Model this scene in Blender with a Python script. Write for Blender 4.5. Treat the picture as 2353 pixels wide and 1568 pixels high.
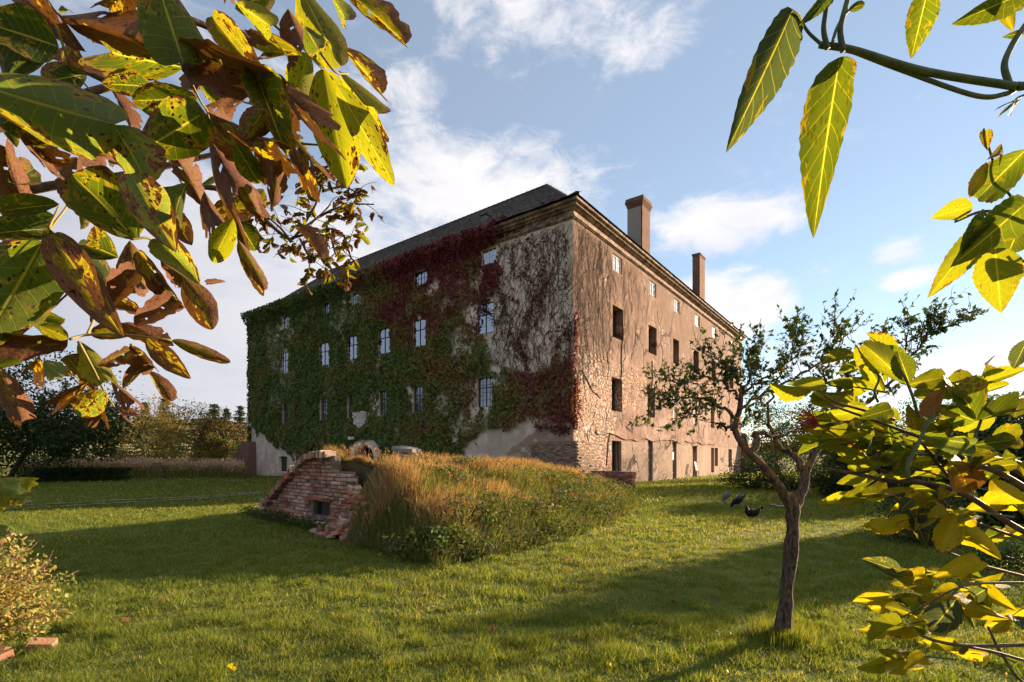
import bpy, math, random
import numpy as np
from mathutils import Vector, Matrix

random.seed(7)
rng = np.random.default_rng(11)
scene = bpy.context.scene
COL = scene.collection
for o in list(bpy.data.objects):
    bpy.data.objects.remove(o)

# ------------------------------------------------------------------ camera, sky, sun, exposure
EYE, FOC, CX, HY = 1.6, 1150.0, 1176.5, 1055.0      # eye height, focal length, centre and horizon in the notes' units
cam = bpy.data.cameras.new('camera')
cam_o = bpy.data.objects.new('camera', cam)
COL.objects.link(cam_o)
cam_o.location = (0, 0, EYE)
cam_o.rotation_euler = (math.radians(90), 0, 0)
cam.sensor_width = 36
cam.lens = FOC / 2353 * 36
cam.shift_y = (HY - 784) / 2353
cam.clip_start = 0.05
cam.clip_end = 6000
scene.camera = cam_o

SUN_AZ, SUN_EL = math.radians(57.0), math.radians(12.5)   # azimuth from +Y towards +X
SUN_DIR = Vector((math.sin(SUN_AZ) * math.cos(SUN_EL), math.cos(SUN_AZ) * math.cos(SUN_EL), math.sin(SUN_EL)))
sun = bpy.data.lights.new('sun', 'SUN')
sun.energy = 5.0
sun.angle = math.radians(0.6)
sun.color = (1.0, 0.71, 0.47)
sun_o = bpy.data.objects.new('sun', sun)
COL.objects.link(sun_o)
sun_o.rotation_euler = (-SUN_DIR).to_track_quat('-Z', 'Y').to_euler()
sun_o.location = (60, 40, 40)

scene.view_settings.view_transform = 'Standard'
scene.view_settings.look = 'None'
scene.view_settings.gamma = 1.0
scene.view_settings.exposure = 1.85
scene.view_settings.use_curve_mapping = False
scene.render.engine = 'CYCLES'
scene.cycles.max_bounces = 5
scene.cycles.diffuse_bounces = 2
scene.cycles.adaptive_threshold = 0.05
scene.cycles.transparent_max_bounces = 6
scene.cycles.use_denoising = True
try:
    scene.cycles.denoiser = 'OPENIMAGEDENOISE'
except Exception:
    pass


# ------------------------------------------------------------------ node helpers
class NT:
    def __init__(self, tree):
        self.t = tree
        self.n = tree.nodes
        self.l = tree.links

    def node(self, typ, **kw):
        nd = self.n.new(typ)
        for k, v in kw.items():
            if k.startswith('in_'):
                key = k[3:]
                key = int(key) if key.isdigit() else key.replace('_', ' ')
                self.put(nd.inputs[key], v)
            else:
                setattr(nd, k, v)
        return nd

    def put(self, sock, v):
        if isinstance(v, bpy.types.NodeSocket):
            self.l.new(v, sock)
        elif isinstance(v, bpy.types.Node):
            self.l.new(v.outputs[0], sock)
        else:
            if sock.type == 'RGBA' and len(v) == 3:
                v = (*v, 1)
            sock.default_value = v

    def math(self, op, a, b=None, c=None, clamp=False):
        nd = self.n.new('ShaderNodeMath')
        nd.operation = op
        nd.use_clamp = clamp
        self.put(nd.inputs[0], a)
        if b is not None:
            self.put(nd.inputs[1], b)
        if c is not None:
            self.put(nd.inputs[2], c)
        return nd.outputs[0]

    def vmath(self, op, a, b):
        nd = self.n.new('ShaderNodeVectorMath')
        nd.operation = op
        self.put(nd.inputs[0], a)
        self.put(nd.inputs[1], b)
        return nd.outputs['Value'] if op == 'DOT_PRODUCT' else nd.outputs[0]

    def mix(self, f, a, b, mode='MIX'):
        nd = self.n.new('ShaderNodeMix')
        nd.data_type = 'RGBA'
        nd.blend_type = mode
        nd.clamp_factor = True
        self.put(nd.inputs[0], f)
        self.put(nd.inputs[6], a)
        self.put(nd.inputs[7], b)
        return nd.outputs[2]

    def ramp(self, f, lo, hi):
        nd = self.n.new('ShaderNodeMapRange')
        nd.interpolation_type = 'SMOOTHSTEP'
        self.put(nd.inputs[0], f)
        nd.inputs[1].default_value = lo
        nd.inputs[2].default_value = hi
        return nd.outputs[0]

    def noise(self, vec, scale, detail=4, rough=0.55, dist=0.0):
        nd = self.n.new('ShaderNodeTexNoise')
        self.put(nd.inputs['Vector'], vec)
        nd.inputs['Scale'].default_value = scale
        nd.inputs['Detail'].default_value = detail
        nd.inputs['Roughness'].default_value = rough
        nd.inputs['Distortion'].default_value = dist
        return nd.outputs[0]

    def mapping(self, vec, scale=(1, 1, 1), loc=(0, 0, 0)):
        nd = self.n.new('ShaderNodeMapping')
        self.put(nd.inputs[0], vec)
        nd.inputs[1].default_value = loc
        nd.inputs[3].default_value = scale
        return nd.outputs[0]


# ------------------------------------------------------------------ world: Nishita sky with cloud banks laid out by azimuth and elevation
world = bpy.data.worlds.new('World')
scene.world = world
world.use_nodes = True
world.cycles.sampling_method = 'MANUAL'
world.cycles.sample_map_resolution = 512
wt = NT(world.node_tree)
wt.n.clear()
sky = wt.node('ShaderNodeTexSky', sky_type='NISHITA')
sky.sun_disc = False
sky.sun_elevation = SUN_EL
sky.sun_rotation = SUN_AZ
sky.air_density = 1.0
sky.dust_density = 0.05
sky.ozone_density = 1.6
geo = wt.node('ShaderNodeTexCoord').outputs['Generated']
sep = wt.node('ShaderNodeSeparateXYZ', in_0=geo)
az = wt.math('ARCTAN2', sep.outputs[0], sep.outputs[1])
el = wt.math('ARCSINE', sep.outputs[2])
cvec = wt.node('ShaderNodeCombineXYZ', in_0=az, in_1=wt.math('MULTIPLY', el, 1.9), in_2=0.0).outputs[0]


def azel(x, y):
    a = math.atan((x - CX) / FOC)
    return a, math.atan((HY - y) / FOC * math.cos(a))


n_big = wt.noise(wt.mapping(cvec, (1, 1, 1), (3.1, 7.7, 0)), 3.2, 9, 0.62, 0.35)
n_fine = wt.noise(wt.mapping(cvec, (1, 1.1, 1), (1.3, 2.2, 4)), 11.0, 8, 0.65, 0.5)
nsum = wt.math('ADD', wt.math('MULTIPLY', n_big, 1.15), wt.math('MULTIPLY', n_fine, 0.75))
blob_sum = None
CLOUDS = [  # x, y, half width, half height, weight
    (1060, 440, 500, 190, 0.54), (1300, 420, 260, 120, 0.40), (1290, 60, 380, 260, 0.46), (1200, 0, 320, 160, 0.36),
    (250, 640, 900, 420, 0.72), (560, 830, 620, 300, 0.66), (100, 890, 700, 240, 0.70), (780, 560, 320, 200, 0.48),
    (1640, 520, 260, 100, 0.56), (1700, 710, 170, 110, 0.56), (1640, 655, 150, 70, 0.45), (830, 190, 260, 200, 0.34),
    (2075, 575, 110, 60, 0.52), (2100, 637, 140, 40, 0.52), (2290, 840, 300, 70, 0.50), (2140, 870, 260, 70, 0.45),
    (1930, 830, 320, 90, 0.42), (450, 60, 560, 180, 0.40)]
for (x, y, w, h, wt_) in CLOUDS:
    a0, e0 = azel(x, y)
    a1, _ = azel(x + w, y)
    _, e1 = azel(x, y - h)
    da = wt.math('DIVIDE', wt.math('SUBTRACT', az, a0), a1 - a0)
    de = wt.math('DIVIDE', wt.math('SUBTRACT', el, e0), e1 - e0)
    r2 = wt.math('ADD', wt.math('MULTIPLY', da, da), wt.math('MULTIPLY', de, de))
    m = wt.math('MULTIPLY', wt.math('SUBTRACT', 1.0, wt.math('MINIMUM', r2, 1.0)), wt_)
    blob_sum = m if blob_sum is None else wt.math('MAXIMUM', blob_sum, m)
# the rest of the sky carries the same scattered cloud
elsewhere = wt.math('MULTIPLY', wt.ramp(wt.math('ABSOLUTE', az), 0.85, 1.2), 0.66)
low = wt.math('MULTIPLY', wt.math('SUBTRACT', 1.0, wt.ramp(el, 0.0, 0.12)), 0.05)
dens = wt.math('ADD', wt.math('ADD', nsum, wt.math('MAXIMUM', blob_sum, elsewhere)), low)
mask = wt.ramp(dens, 1.10, 1.52)
mask = wt.math('MULTIPLY', mask, wt.ramp(el, -0.02, 0.02))
sdot = wt.vmath('DOT_PRODUCT', geo, tuple(SUN_DIR))
lit = wt.ramp(sdot, -0.55, 0.62)
shade_n = wt.noise(wt.mapping(cvec, (1, 1.6, 1), (9, 1, 2)), 4.5, 6, 0.6, 0.2)
ccol = wt.mix(lit, (2.1, 2.2, 2.75), (5.2, 5.0, 5.0))
ccol = wt.mix(wt.math('MULTIPLY', wt.ramp(shade_n, 0.42, 0.7), 0.55), ccol, wt.mix(lit, (1.7, 1.85, 2.35), (4.2, 4.2, 4.6)))
veil = wt.mix(lit, (2.1, 2.45, 3.1), (3.9, 4.3, 5.0))
base = wt.mix(0.30, sky.outputs[0], veil)
full = wt.mix(wt.math('MULTIPLY', mask, 0.93), base, ccol)
bg = wt.node('ShaderNodeBackground', in_Color=full, in_Strength=0.058)
wt.l.new(bg.outputs[0], wt.node('ShaderNodeOutputWorld').inputs[0])


# ------------------------------------------------------------------ geometry helpers
def P(x, y, d):
    """world point seen at (x, y) of the notes at depth d"""
    return np.array([(x - CX) / FOC * d, d, EYE + (HY - y) / FOC * d])


def G(x, y):
    d = EYE * FOC / (y - HY)
    return np.array([(x - CX) / FOC * d, d, 0.0])


def vnoise(x, y, s=0):
    """2-D value noise in 0..1 on arrays"""
    x = np.asarray(x, float); y = np.asarray(y, float)
    xi = np.floor(x).astype(np.int64); yi = np.floor(y).astype(np.int64)
    xf = x - xi; yf = y - yi
    xf = xf * xf * (3 - 2 * xf); yf = yf * yf * (3 - 2 * yf)

    def hsh(i, j):
        h = (i * 374761393 + j * 668265263 + s * 974634777) & 0xFFFFFFFF
        h = ((h ^ (h >> 13)) * 1274126177) & 0xFFFFFFFF
        return ((h ^ (h >> 16)) & 0xFFFF) / 65535.0
    a = hsh(xi, yi); b = hsh(xi + 1, yi); c = hsh(xi, yi + 1); d = hsh(xi + 1, yi + 1)
    return (a * (1 - xf) + b * xf) * (1 - yf) + (c * (1 - xf) + d * xf) * yf


def fbm(x, y, s=0, o=3):
    v = 0; a = 0.5; t = 0
    for k in range(o):
        v = v + a * vnoise(np.asarray(x) * 2 ** k, np.asarray(y) * 2 ** k, s + k); t += a; a *= 0.5
    return v / t


class MB:
    """collects vertices and faces, links them as one mesh object"""
    def __init__(self):
        self.v = []; self.f3 = []; self.f4 = []; self.c = []; self.n = 0

    def add(self, v, f, col=None):
        v = np.asarray(v, float).reshape(-1, 3)
        f = np.asarray(f, np.int64)
        (self.f3 if f.shape[1] == 3 else self.f4).append(f + self.n)
        self.v.append(v)
        c = np.ones((len(v), 4))
        if col is not None:
            col = np.asarray(col, float)
            c[:, :3] = col[:, :3] if col.ndim == 2 else col[:3]
        self.c.append(c)
        self.n += len(v)

    def box(self, a, b, col=None):
        x0, y0, z0 = a; x1, y1, z1 = b
        v = [(x0, y0, z0), (x1, y0, z0), (x1, y1, z0), (x0, y1, z0), (x0, y0, z1), (x1, y0, z1), (x1, y1, z1), (x0, y1, z1)]
        self.add(v, [(0, 3, 2, 1), (4, 5, 6, 7), (0, 1, 5, 4), (1, 2, 6, 5), (2, 3, 7, 6), (3, 0, 4, 7)], col)

    def tube(self, pts, rad, sides=6, col=None, cap=True):
        pts = np.asarray(pts, float); n = len(pts)
        rad = np.broadcast_to(np.asarray(rad, float), (n,))
        tan = np.gradient(pts, axis=0)
        tan /= np.linalg.norm(tan, axis=1)[:, None] + 1e-12
        ref = np.array([0, 0, 1.0]) if abs(tan[0][2]) < 0.9 else np.array([1.0, 0, 0])
        vs = []
        for i in range(n):
            a = np.cross(tan[i], ref); a /= np.linalg.norm(a) + 1e-12
            b = np.cross(tan[i], a); ref = np.cross(a, tan[i])
            th = np.arange(sides) / sides * 2 * math.pi
            vs.append(pts[i] + rad[i] * (np.cos(th)[:, None] * a + np.sin(th)[:, None] * b))
        v = np.concatenate(vs)
        i = np.arange(n - 1)[:, None] * sides; j = np.arange(sides)[None, :]; k = (j + 1) % sides
        f = np.stack([i + j, i + k, i + sides + k, i + sides + j], -1).reshape(-1, 4)
        self.add(v, f, col)
        if cap and sides >= 3:
            for s0, flip in ((0, True), ((n - 1) * sides, False)):
                ids = list(range(s0, s0 + sides))
                tri = [(ids[0], ids[q], ids[q + 1]) for q in range(1, sides - 1)]
                if flip:
                    tri = [t[::-1] for t in tri]
                self.f3.append(np.array(tri) + self.n - len(v))

    def leaves(self, pos, size, col, normal=None, spread=1.0, drop=None, aspect=0.55, r=None):
        """rhombic folded leaves at pos; normal (n,3) or None for random; drop = preferred tip direction"""
        r = r or rng
        n = len(pos)
        nr = r.normal(size=(n, 3))
        if normal is not None:
            nr = nr * spread + normal
        nr /= np.linalg.norm(nr, axis=1)[:, None]
        t = r.normal(size=(n, 3))
        if drop is not None:
            t = t * 0.45 + np.asarray(drop)
        t -= nr * np.sum(t * nr, 1)[:, None]
        t /= np.linalg.norm(t, axis=1)[:, None] + 1e-9
        b = np.cross(nr, t)
        s = np.broadcast_to(np.asarray(size, float), (n,))[:, None]
        base = pos - t * s * 0.5
        tip = pos + t * s * 0.5 - nr * s * 0.08
        l = pos - t * s * 0.05 + b * s * aspect * 0.5 + nr * s * 0.08
        q = pos - t * s * 0.05 - b * s * aspect * 0.5 + nr * s * 0.08
        v = np.stack([base, l, tip, q], 1).reshape(-1, 3)
        i = np.arange(n)[:, None] * 4
        f = np.concatenate([i + np.array([[0, 1, 2]]), i + np.array([[0, 2, 3]])])
        self.add(v, f, np.repeat(np.broadcast_to(col, (n, 3)), 4, 0))

    def blades(self, pos, h, w, lean, col, r=None):
        """single-triangle grass blades"""
        r = r or rng
        n = len(pos)
        th = r.uniform(0, 2 * math.pi, n)
        d = np.stack([np.cos(th), np.sin(th), np.zeros(n)], 1)
        h = np.broadcast_to(h, (n,)); w = np.broadcast_to(w, (n,))
        a = pos - d * w[:, None] * 0.5
        b = pos + d * w[:, None] * 0.5
        tip = pos + lean * h[:, None]
        tip[:, 2] += h
        v = np.stack([a, b, tip], 1).reshape(-1, 3)
        f = np.arange(3 * n).reshape(-1, 3)
        self.add(v, f, np.repeat(np.broadcast_to(col, (n, 3)), 3, 0))

    def mesh(self, name, mat, smooth=False):
        me = bpy.data.meshes.new(name)
        v = np.concatenate(self.v).astype(np.float32)
        tri = np.concatenate(self.f3) if self.f3 else np.zeros((0, 3), int)
        quad = np.concatenate(self.f4) if self.f4 else np.zeros((0, 4), int)
        me.vertices.add(len(v)); me.vertices.foreach_set('co', v.ravel())
        nl = tri.size + quad.size
        me.loops.add(nl)
        me.loops.foreach_set('vertex_index', np.concatenate([tri.ravel(), quad.ravel()]).astype(np.int32))
        npoly = len(tri) + len(quad)
        me.polygons.add(npoly)
        st = np.concatenate([np.arange(len(tri)) * 3, tri.size + np.arange(len(quad)) * 4]).astype(np.int32)
        me.polygons.foreach_set('loop_start', st)
        me.polygons.foreach_set('use_smooth', np.full(npoly, bool(smooth)))
        at = me.attributes.new('tint', 'FLOAT_COLOR', 'POINT')
        at.data.foreach_set('color', np.concatenate(self.c).astype(np.float32).ravel())
        me.update(calc_edges=True)
        if mat is not None:
            me.materials.append(mat)
        return me

    def build(self, name, mat, parent=None, smooth=False):
        return obj(name, self.mesh(name, mat, smooth), parent)


def obj(name, me, parent=None):
    o = bpy.data.objects.new(name, me)
    COL.objects.link(o)
    o.parent = parent
    return o


def tag(o, label=None, cat=None, group=None, kind=None):
    if label: o['label'] = label
    if cat: o['category'] = cat
    if group: o['group'] = group
    if kind: o['kind'] = kind
    return o


def thing(name, label, cat, loc=(0, 0, 0), rz=0.0, group=None):
    o = bpy.data.objects.new(name, None)
    COL.objects.link(o)
    o.location = loc
    o.rotation_euler = (0, 0, rz)
    o.empty_display_size = 0.2
    return tag(o, label, cat, group)


def spline(pts, n):
    """Catmull-Rom through pts"""
    p = np.asarray(pts, float)
    p = np.concatenate([2 * p[:1] - p[1:2], p, 2 * p[-1:] - p[-2:-1]])
    out = []
    segs = len(p) - 3
    for u in np.linspace(0, segs - 1e-6, n):
        i = int(u); t = u - i
        a, b, c, d = p[i:i + 4]
        out.append(0.5 * ((2 * b) + (-a + c) * t + (2 * a - 5 * b + 4 * c - d) * t * t + (-a + 3 * b - 3 * c + d) * t ** 3))
    return np.array(out)


# ------------------------------------------------------------------ materials
def new_mat(name):
    m = bpy.data.materials.new(name)
    m.use_nodes = True
    t = NT(m.node_tree)
    t.n.clear()
    out = t.node('ShaderNodeOutputMaterial')
    return m, t, out


def principled(t, out, color, rough=0.85, bump=None, bstr=0.4, bdist=0.02, spec=0.3, metal=0.0):
    b = t.node('ShaderNodeBsdfPrincipled', in_Base_Color=color, in_Roughness=rough, in_Metallic=metal)
    t.put(b.inputs['Specular IOR Level'], spec)
    if bump is not None:
        bn = t.node('ShaderNodeBump', in_Strength=bstr, in_Distance=bdist, in_Height=bump)
        t.l.new(bn.outputs[0], b.inputs['Normal'])
    t.l.new(b.outputs[0], out.inputs[0])
    return b


def objco(t):
    return t.node('ShaderNodeTexCoord').outputs['Object']


def mat_simple(name, c1, c2, scale=6, rough=0.85, bstr=0.4, bdist=0.02, spec=0.3):
    m, t, out = new_mat(name)
    co = objco(t)
    n = t.noise(co, scale, 5, 0.6)
    n2 = t.noise(co, scale * 6, 4, 0.6)
    c = t.mix(t.ramp(n, 0.35, 0.65), c1, c2)
    principled(t, out, c, rough, n2, bstr, bdist, spec)
    return m


def mat_leafmass(name, trans=0.35, rough=0.6, gain=1.0, spec=0.25):
    """small leaves or blades: colour from the mesh's own tint, some light passing through"""
    m, t, out = new_mat(name)
    a = t.node('ShaderNodeAttribute', attribute_name='tint').outputs['Color']
    p = t.node('ShaderNodeBsdfPrincipled', in_Base_Color=a, in_Roughness=rough)
    t.put(p.inputs['Specular IOR Level'], spec)
    tc = t.mix(1.0, a, (1.25 * gain, 1.15 * gain, 0.55 * gain), 'MULTIPLY')
    tr = t.node('ShaderNodeBsdfTranslucent', in_Color=tc)
    mx = t.node('ShaderNodeMixShader', in_0=trans, in_1=p.outputs[0], in_2=tr.outputs[0])
    t.l.new(mx.outputs[0], out.inputs[0])
    return m


def mat_objcol(name, rough=0.9, bscale=40, bstr=0.5, bdist=0.008, var=0.35, dirt=(0.30, 0.26, 0.21), dirt_amt=0.5):
    """bricks, stones and tiles: each piece its own object colour, with grain and dirt"""
    m, t, out = new_mat(name)
    oi = t.node('ShaderNodeObjectInfo')
    g = t.node('ShaderNodeNewGeometry').outputs['Position']
    n = t.noise(g, bscale, 5, 0.65)
    n2 = t.noise(g, bscale * 0.22, 4, 0.6)
    c = t.mix(t.math('MULTIPLY', t.ramp(n2, 0.45, 0.75), dirt_amt), oi.outputs['Color'], dirt)
    c = t.mix(var, c, t.mix(n, (0.2, 0.2, 0.2), (1, 1, 1)), 'OVERLAY')
    principled(t, out, c, rough, n, bstr, bdist, 0.2)
    return m


def mat_bark(name, c1, c2, lichen=None, scale=18):
    m, t, out = new_mat(name)
    co = objco(t)
    mp = t.mapping(co, (1, 1, 0.30))
    n = t.noise(mp, scale, 6, 0.65, 0.6)
    n2 = t.noise(co, scale * 0.35, 4, 0.6)
    c = t.mix(t.ramp(n, 0.35, 0.65), c1, c2)
    if lichen:
        zz = t.node('ShaderNodeSeparateXYZ', in_0=co).outputs[2]
        f = t.math('MULTIPLY', t.math('MULTIPLY', t.ramp(n2, 0.44, 0.66), t.ramp(zz, 0.9, 1.5)), .62)
        c = t.mix(f, c, lichen)
    principled(t, out, c, 0.95, n, 0.9, 0.03, 0.15)
    return m


M = {}
M['grass'] = mat_leafmass('grass_blades', 0.52, 0.55, 1.15, 0.3)
M['dry'] = mat_leafmass('mound_herbage', 0.38, 0.7, 1.0, 0.2)
M['foliage'] = mat_leafmass('tree_foliage', 0.32, 0.55, 1.0, 0.3)
M['creeper'] = mat_leafmass('creeper_leaves', 0.18, 0.5, 0.9, 0.35)
M['brick'] = mat_objcol('old_brick', 0.92, 45, 0.6, 0.010, 0.45, (0.34, 0.28, 0.22), 0.42)
M['stone'] = mat_objcol('rubble_stone', 0.92, 25, 0.5, 0.012, 0.35, (0.42, 0.34, 0.27), 0.4)
M['tile'] = mat_objcol('roof_tile_clay', 0.85, 14, 0.4, 0.01, 0.4, (0.035, 0.035, 0.032), 0.6)
M['bark'] = mat_bark('fruit_tree_bark', (0.028, 0.021, 0.016), (0.15, 0.115, 0.085), (0.30, 0.13, 0.025), 42)
M['bark2'] = mat_bark('background_bark', (0.06, 0.045, 0.035), (0.16, 0.12, 0.09), None, 6)
M['twig'] = mat_bark('twig_bark', (0.07, 0.045, 0.035), (0.15, 0.10, 0.07), None, 60)
M['vine'] = mat_bark('vine_stem', (0.06, 0.045, 0.035), (0.13, 0.10, 0.08), None, 8)
M['mortar'] = mat_simple('lime_mortar', (0.13, 0.10, 0.075), (0.24, 0.19, 0.14), 5, 0.95, 0.7, 0.02)
M['soil'] = mat_simple('mound_soil', (0.05, 0.055, 0.02), (0.11, 0.09, 0.035), 2, 0.95, 0.8, 0.05)
M['wood'] = mat_simple('weathered_wood', (0.10, 0.085, 0.07), (0.18, 0.15, 0.12), 8, 0.85)
M['white'] = mat_simple('white_paint', (0.68, 0.66, 0.62), (0.80, 0.78, 0.74), 6, 0.6, 0.2, 0.005)
M['darkwood'] = mat_simple('dark_window_paint', (0.018, 0.016, 0.014), (0.04, 0.034, 0.03), 10, 0.5, 0.2, 0.004)
M['brownwood'] = mat_simple('brown_window_paint', (0.05, 0.035, 0.025), (0.09, 0.065, 0.05), 10, 0.6, 0.2, 0.004)
M['iron'] = mat_simple('iron_bar', (0.03, 0.028, 0.026), (0.07, 0.05, 0.04), 20, 0.6, 0.2, 0.003)
M['dark'] = mat_simple('painted_dark', (0.012, 0.011, 0.01), (0.02, 0.018, 0.016), 2, 0.95)  # near-black colour stands in for shade inside openings and the hedge


def mat_glass(name, f, tint):
    m, t, out = new_mat(name)
    co = objco(t)
    d = t.node('ShaderNodeBsdfDiffuse', in_Color=(0.014, 0.016, 0.018))  # dark base stands for the unlit room behind the pane
    g = t.node('ShaderNodeBsdfGlossy', in_Color=tint, in_Roughness=0.05)
    mx = t.node('ShaderNodeMixShader', in_0=f, in_1=d.outputs[0], in_2=g.outputs[0])
    t.l.new(mx.outputs[0], out.inputs[0])
    return m


M['pane'] = mat_glass('window_glass', 0.50, (0.78, 0.90, 1.0))
M['pane_low'] = mat_glass('lower_window_glass', 0.30, (0.78, 0.90, 1.0))
M['pane_dim'] = mat_glass('low_gloss_glass', 0.16, (0.8, 0.85, 0.9))  # smaller gloss share than the other panes
M['pane_bright'] = mat_glass('attic_window_glass', 0.85, (0.95, 0.97, 1.0))


def mat_plaster_right():
    m, t, out = new_mat('sunlit_plaster')
    co = objco(t)
    sx = t.node('ShaderNodeSeparateXYZ', in_0=co)
    X, Z = sx.outputs[0], sx.outputs[2]
    wv = t.node('ShaderNodeCombineXYZ', in_0=X, in_1=Z, in_2=sx.outputs[1]).outputs[0]
    big = t.noise(co, 0.35, 6, 0.62, 0.6)
    mid = t.noise(co, 1.1, 6, 0.65, 0.9)
    fine = t.noise(co, 9, 5, 0.7)
    streak = t.noise(t.mapping(co, (2.2, 2.2, 0.16)), 1.6, 5, 0.6, 0.3)
    c = t.mix(t.ramp(mid, 0.40, 0.62), (0.205, 0.125, 0.094), (0.315, 0.210, 0.163))
    c = t.mix(t.math('MULTIPLY', t.ramp(big, 0.52, 0.66), 0.65), c, (0.44, 0.335, 0.275))
    # browner, dirtier band across the upper storeys
    up = t.math('MULTIPLY', t.ramp(t.math('ADD', Z, t.math('MULTIPLY', mid, 5.0)), 10.0, 13.5), t.math('SUBTRACT', 1.0, t.ramp(Z, 14.6, 16.2)))
    c = t.mix(t.math('MULTIPLY', up, 0.62), c, (0.165, 0.105, 0.07))
    c = t.mix(t.math('MULTIPLY', t.ramp(streak, 0.50, 0.66), 0.65), c, (0.19, 0.125, 0.085))
    c = t.mix(t.math('MULTIPLY', t.ramp(fine, 0.50, 0.68), 0.40), c, (0.18, 0.125, 0.09))
    stain = t.noise(t.mapping(co, (1, 1, .8), (7, 3, 1)), 0.75, 7, 0.7, 1.0)
    c = t.mix(t.math('MULTIPLY', t.ramp(stain, 0.53, 0.66), 0.6), c, (0.140, 0.090, 0.063))
    c = t.mix(t.math('MULTIPLY', t.ramp(stain, 0.44, 0.34), 0.5), c, (0.39, 0.285, 0.235))
    # paler plinth
    pl = t.math('SUBTRACT', 1.0, t.ramp(t.math('ADD', Z, t.math('MULTIPLY', mid, 0.4)), 2.9, 3.05))
    c = t.mix(t.math('MULTIPLY', pl, 0.6), c, (0.36, 0.285, 0.225))
    # plaster fallen off: mortar and brick courses behind
    fall_n = t.noise(t.mapping(co, (1, 1, 0.7), (4, 0, 2)), 0.55, 7, 0.68, 0.8)
    corner = t.math('MULTIPLY', t.math('SUBTRACT', 1.0, t.ramp(X, 3.0, 8.0)), t.math('SUBTRACT', 1.0, t.ramp(Z, 5.0, 9.5)))
    belt = t.math('MULTIPLY', t.math('SUBTRACT', 1.0, t.ramp(t.math('ABSOLUTE', t.math('SUBTRACT', Z, 6.3)), 0.6, 3.4)), 0.10)
    bare = t.ramp(t.math('ADD', t.math('ADD', fall_n, t.math('MULTIPLY', corner, 0.20)), belt), 0.60, 0.625)
    br = t.node('ShaderNodeTexBrick', in_Vector=wv, in_Color1=(0.36, 0.17, 0.105), in_Color2=(0.42, 0.27, 0.19), in_Mortar=(0.42, 0.33, 0.25), in_Scale=1.0)
    br.inputs['Brick Width'].default_value = 0.28
    br.inputs['Row Height'].default_value = 0.085
    br.inputs['Mortar Size'].default_value = 0.012
    rub = t.node('ShaderNodeTexVoronoi', feature='F1', in_Vector=t.mapping(co, (2.6, 2.6, 3.4)))
    rub.inputs['Scale'].default_value = 1.2
    rubd = t.node('ShaderNodeTexVoronoi', feature='DISTANCE_TO_EDGE', in_Vector=t.mapping(co, (2.6, 2.6, 3.4)))
    rubd.inputs['Scale'].default_value = 1.2
    rsep = t.node('ShaderNodeSeparateXYZ', in_0=rub.outputs['Color'])
    rc = t.mix(rsep.outputs[0], (0.28, 0.19, 0.135), (0.42, 0.335, 0.265))
    rc = t.mix(t.ramp(rubd.outputs[0], 0.10, 0.02), rc, (0.29, 0.205, 0.15))
    isbrick = t.ramp(t.noise(co, 0.5, 3, 0.5), 0.52, 0.56)
    bc = t.mix(isbrick, rc, br.outputs[0])
    bc = t.mix(0.4, bc, t.mix(fine, (0.1, 0.1, 0.1), (1, 1, 1)), 'OVERLAY')
    c = t.mix(bare, c, bc)
    hgt = t.math('ADD', t.math('MULTIPLY', t.math('SUBTRACT', 1.0, bare), 1.6), t.math('MULTIPLY', mid, 0.9))
    hgt = t.math('ADD', hgt, t.math('MULTIPLY', fine, 0.35))
    hgt = t.math('ADD', hgt, t.math('MULTIPLY', t.math('MULTIPLY', bare, t.ramp(rubd.outputs[0], 0.0, 0.15)), 1.3))
    # cracks
    vor = t.node('ShaderNodeTexVoronoi', feature='DISTANCE_TO_EDGE', in_Vector=t.vmath('ADD', t.mapping(co, (0.36, 0.36, 0.17)), t.vmath('MULTIPLY', t.node('ShaderNodeTexNoise', in_Vector=co, in_Scale=0.9, in_Detail=5.0).outputs[1], (0.55, 0.0, 0.35))))
    vor.inputs['Scale'].default_value = 1.0
    crack = t.math('MULTIPLY', t.ramp(vor.outputs[0], 0.022, 0.008), t.ramp(t.noise(co, 0.3, 3), 0.42, 0.52))
    c = t.mix(t.math('MULTIPLY', crack, 0.85), c, (0.055, 0.042, 0.035))
    hgt = t.math('SUBTRACT', hgt, t.math('MULTIPLY', crack, 1.5))
    principled(t, out, c, 0.95, hgt, 0.9, 0.06, 0.15)
    return m


def mat_plaster_left():
    m, t, out = new_mat('pale_plaster')
    co = objco(t)
    mid = t.noise(co, 1.0, 6, 0.65, 0.8)
    big = t.noise(co, 0.3, 4, 0.6, 0.4)
    fine = t.noise(co, 10, 5, 0.7)
    c = t.mix(t.ramp(mid, 0.36, 0.64), (0.56, 0.47, 0.38), (0.76, 0.68, 0.60))
    c = t.mix(t.math('MULTIPLY', t.ramp(big, 0.5, 0.66), 0.6), c, (0.42, 0.34, 0.26))
    c = t.mix(t.math('MULTIPLY', t.ramp(fine, 0.5, 0.75), 0.3), c, (0.25, 0.22, 0.19))
    # bare rubble patch low by the corner (local Y is along this wall)
    s = t.node('ShaderNodeSeparateXYZ', in_0=co)
    zlim = t.math('SUBTRACT', 4.7, t.math('MULTIPLY', s.outputs[1], 0.62))
    bare = t.ramp(t.math('ADD', t.math('SUBTRACT', zlim, s.outputs[2]), t.math('MULTIPLY', mid, 1.0)), 0.35, 0.5)
    c = t.mix(bare, c, t.mix(fine, (0.30, 0.21, 0.145), (0.42, 0.31, 0.22)))
    h = t.math('ADD', t.math('MULTIPLY', mid, 0.8), t.math('MULTIPLY', fine, 0.3))
    h = t.math('SUBTRACT', h, t.math('MULTIPLY', bare, 1.0))
    principled(t, out, c, 0.95, h, 0.6, 0.04, 0.15)
    return m


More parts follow.
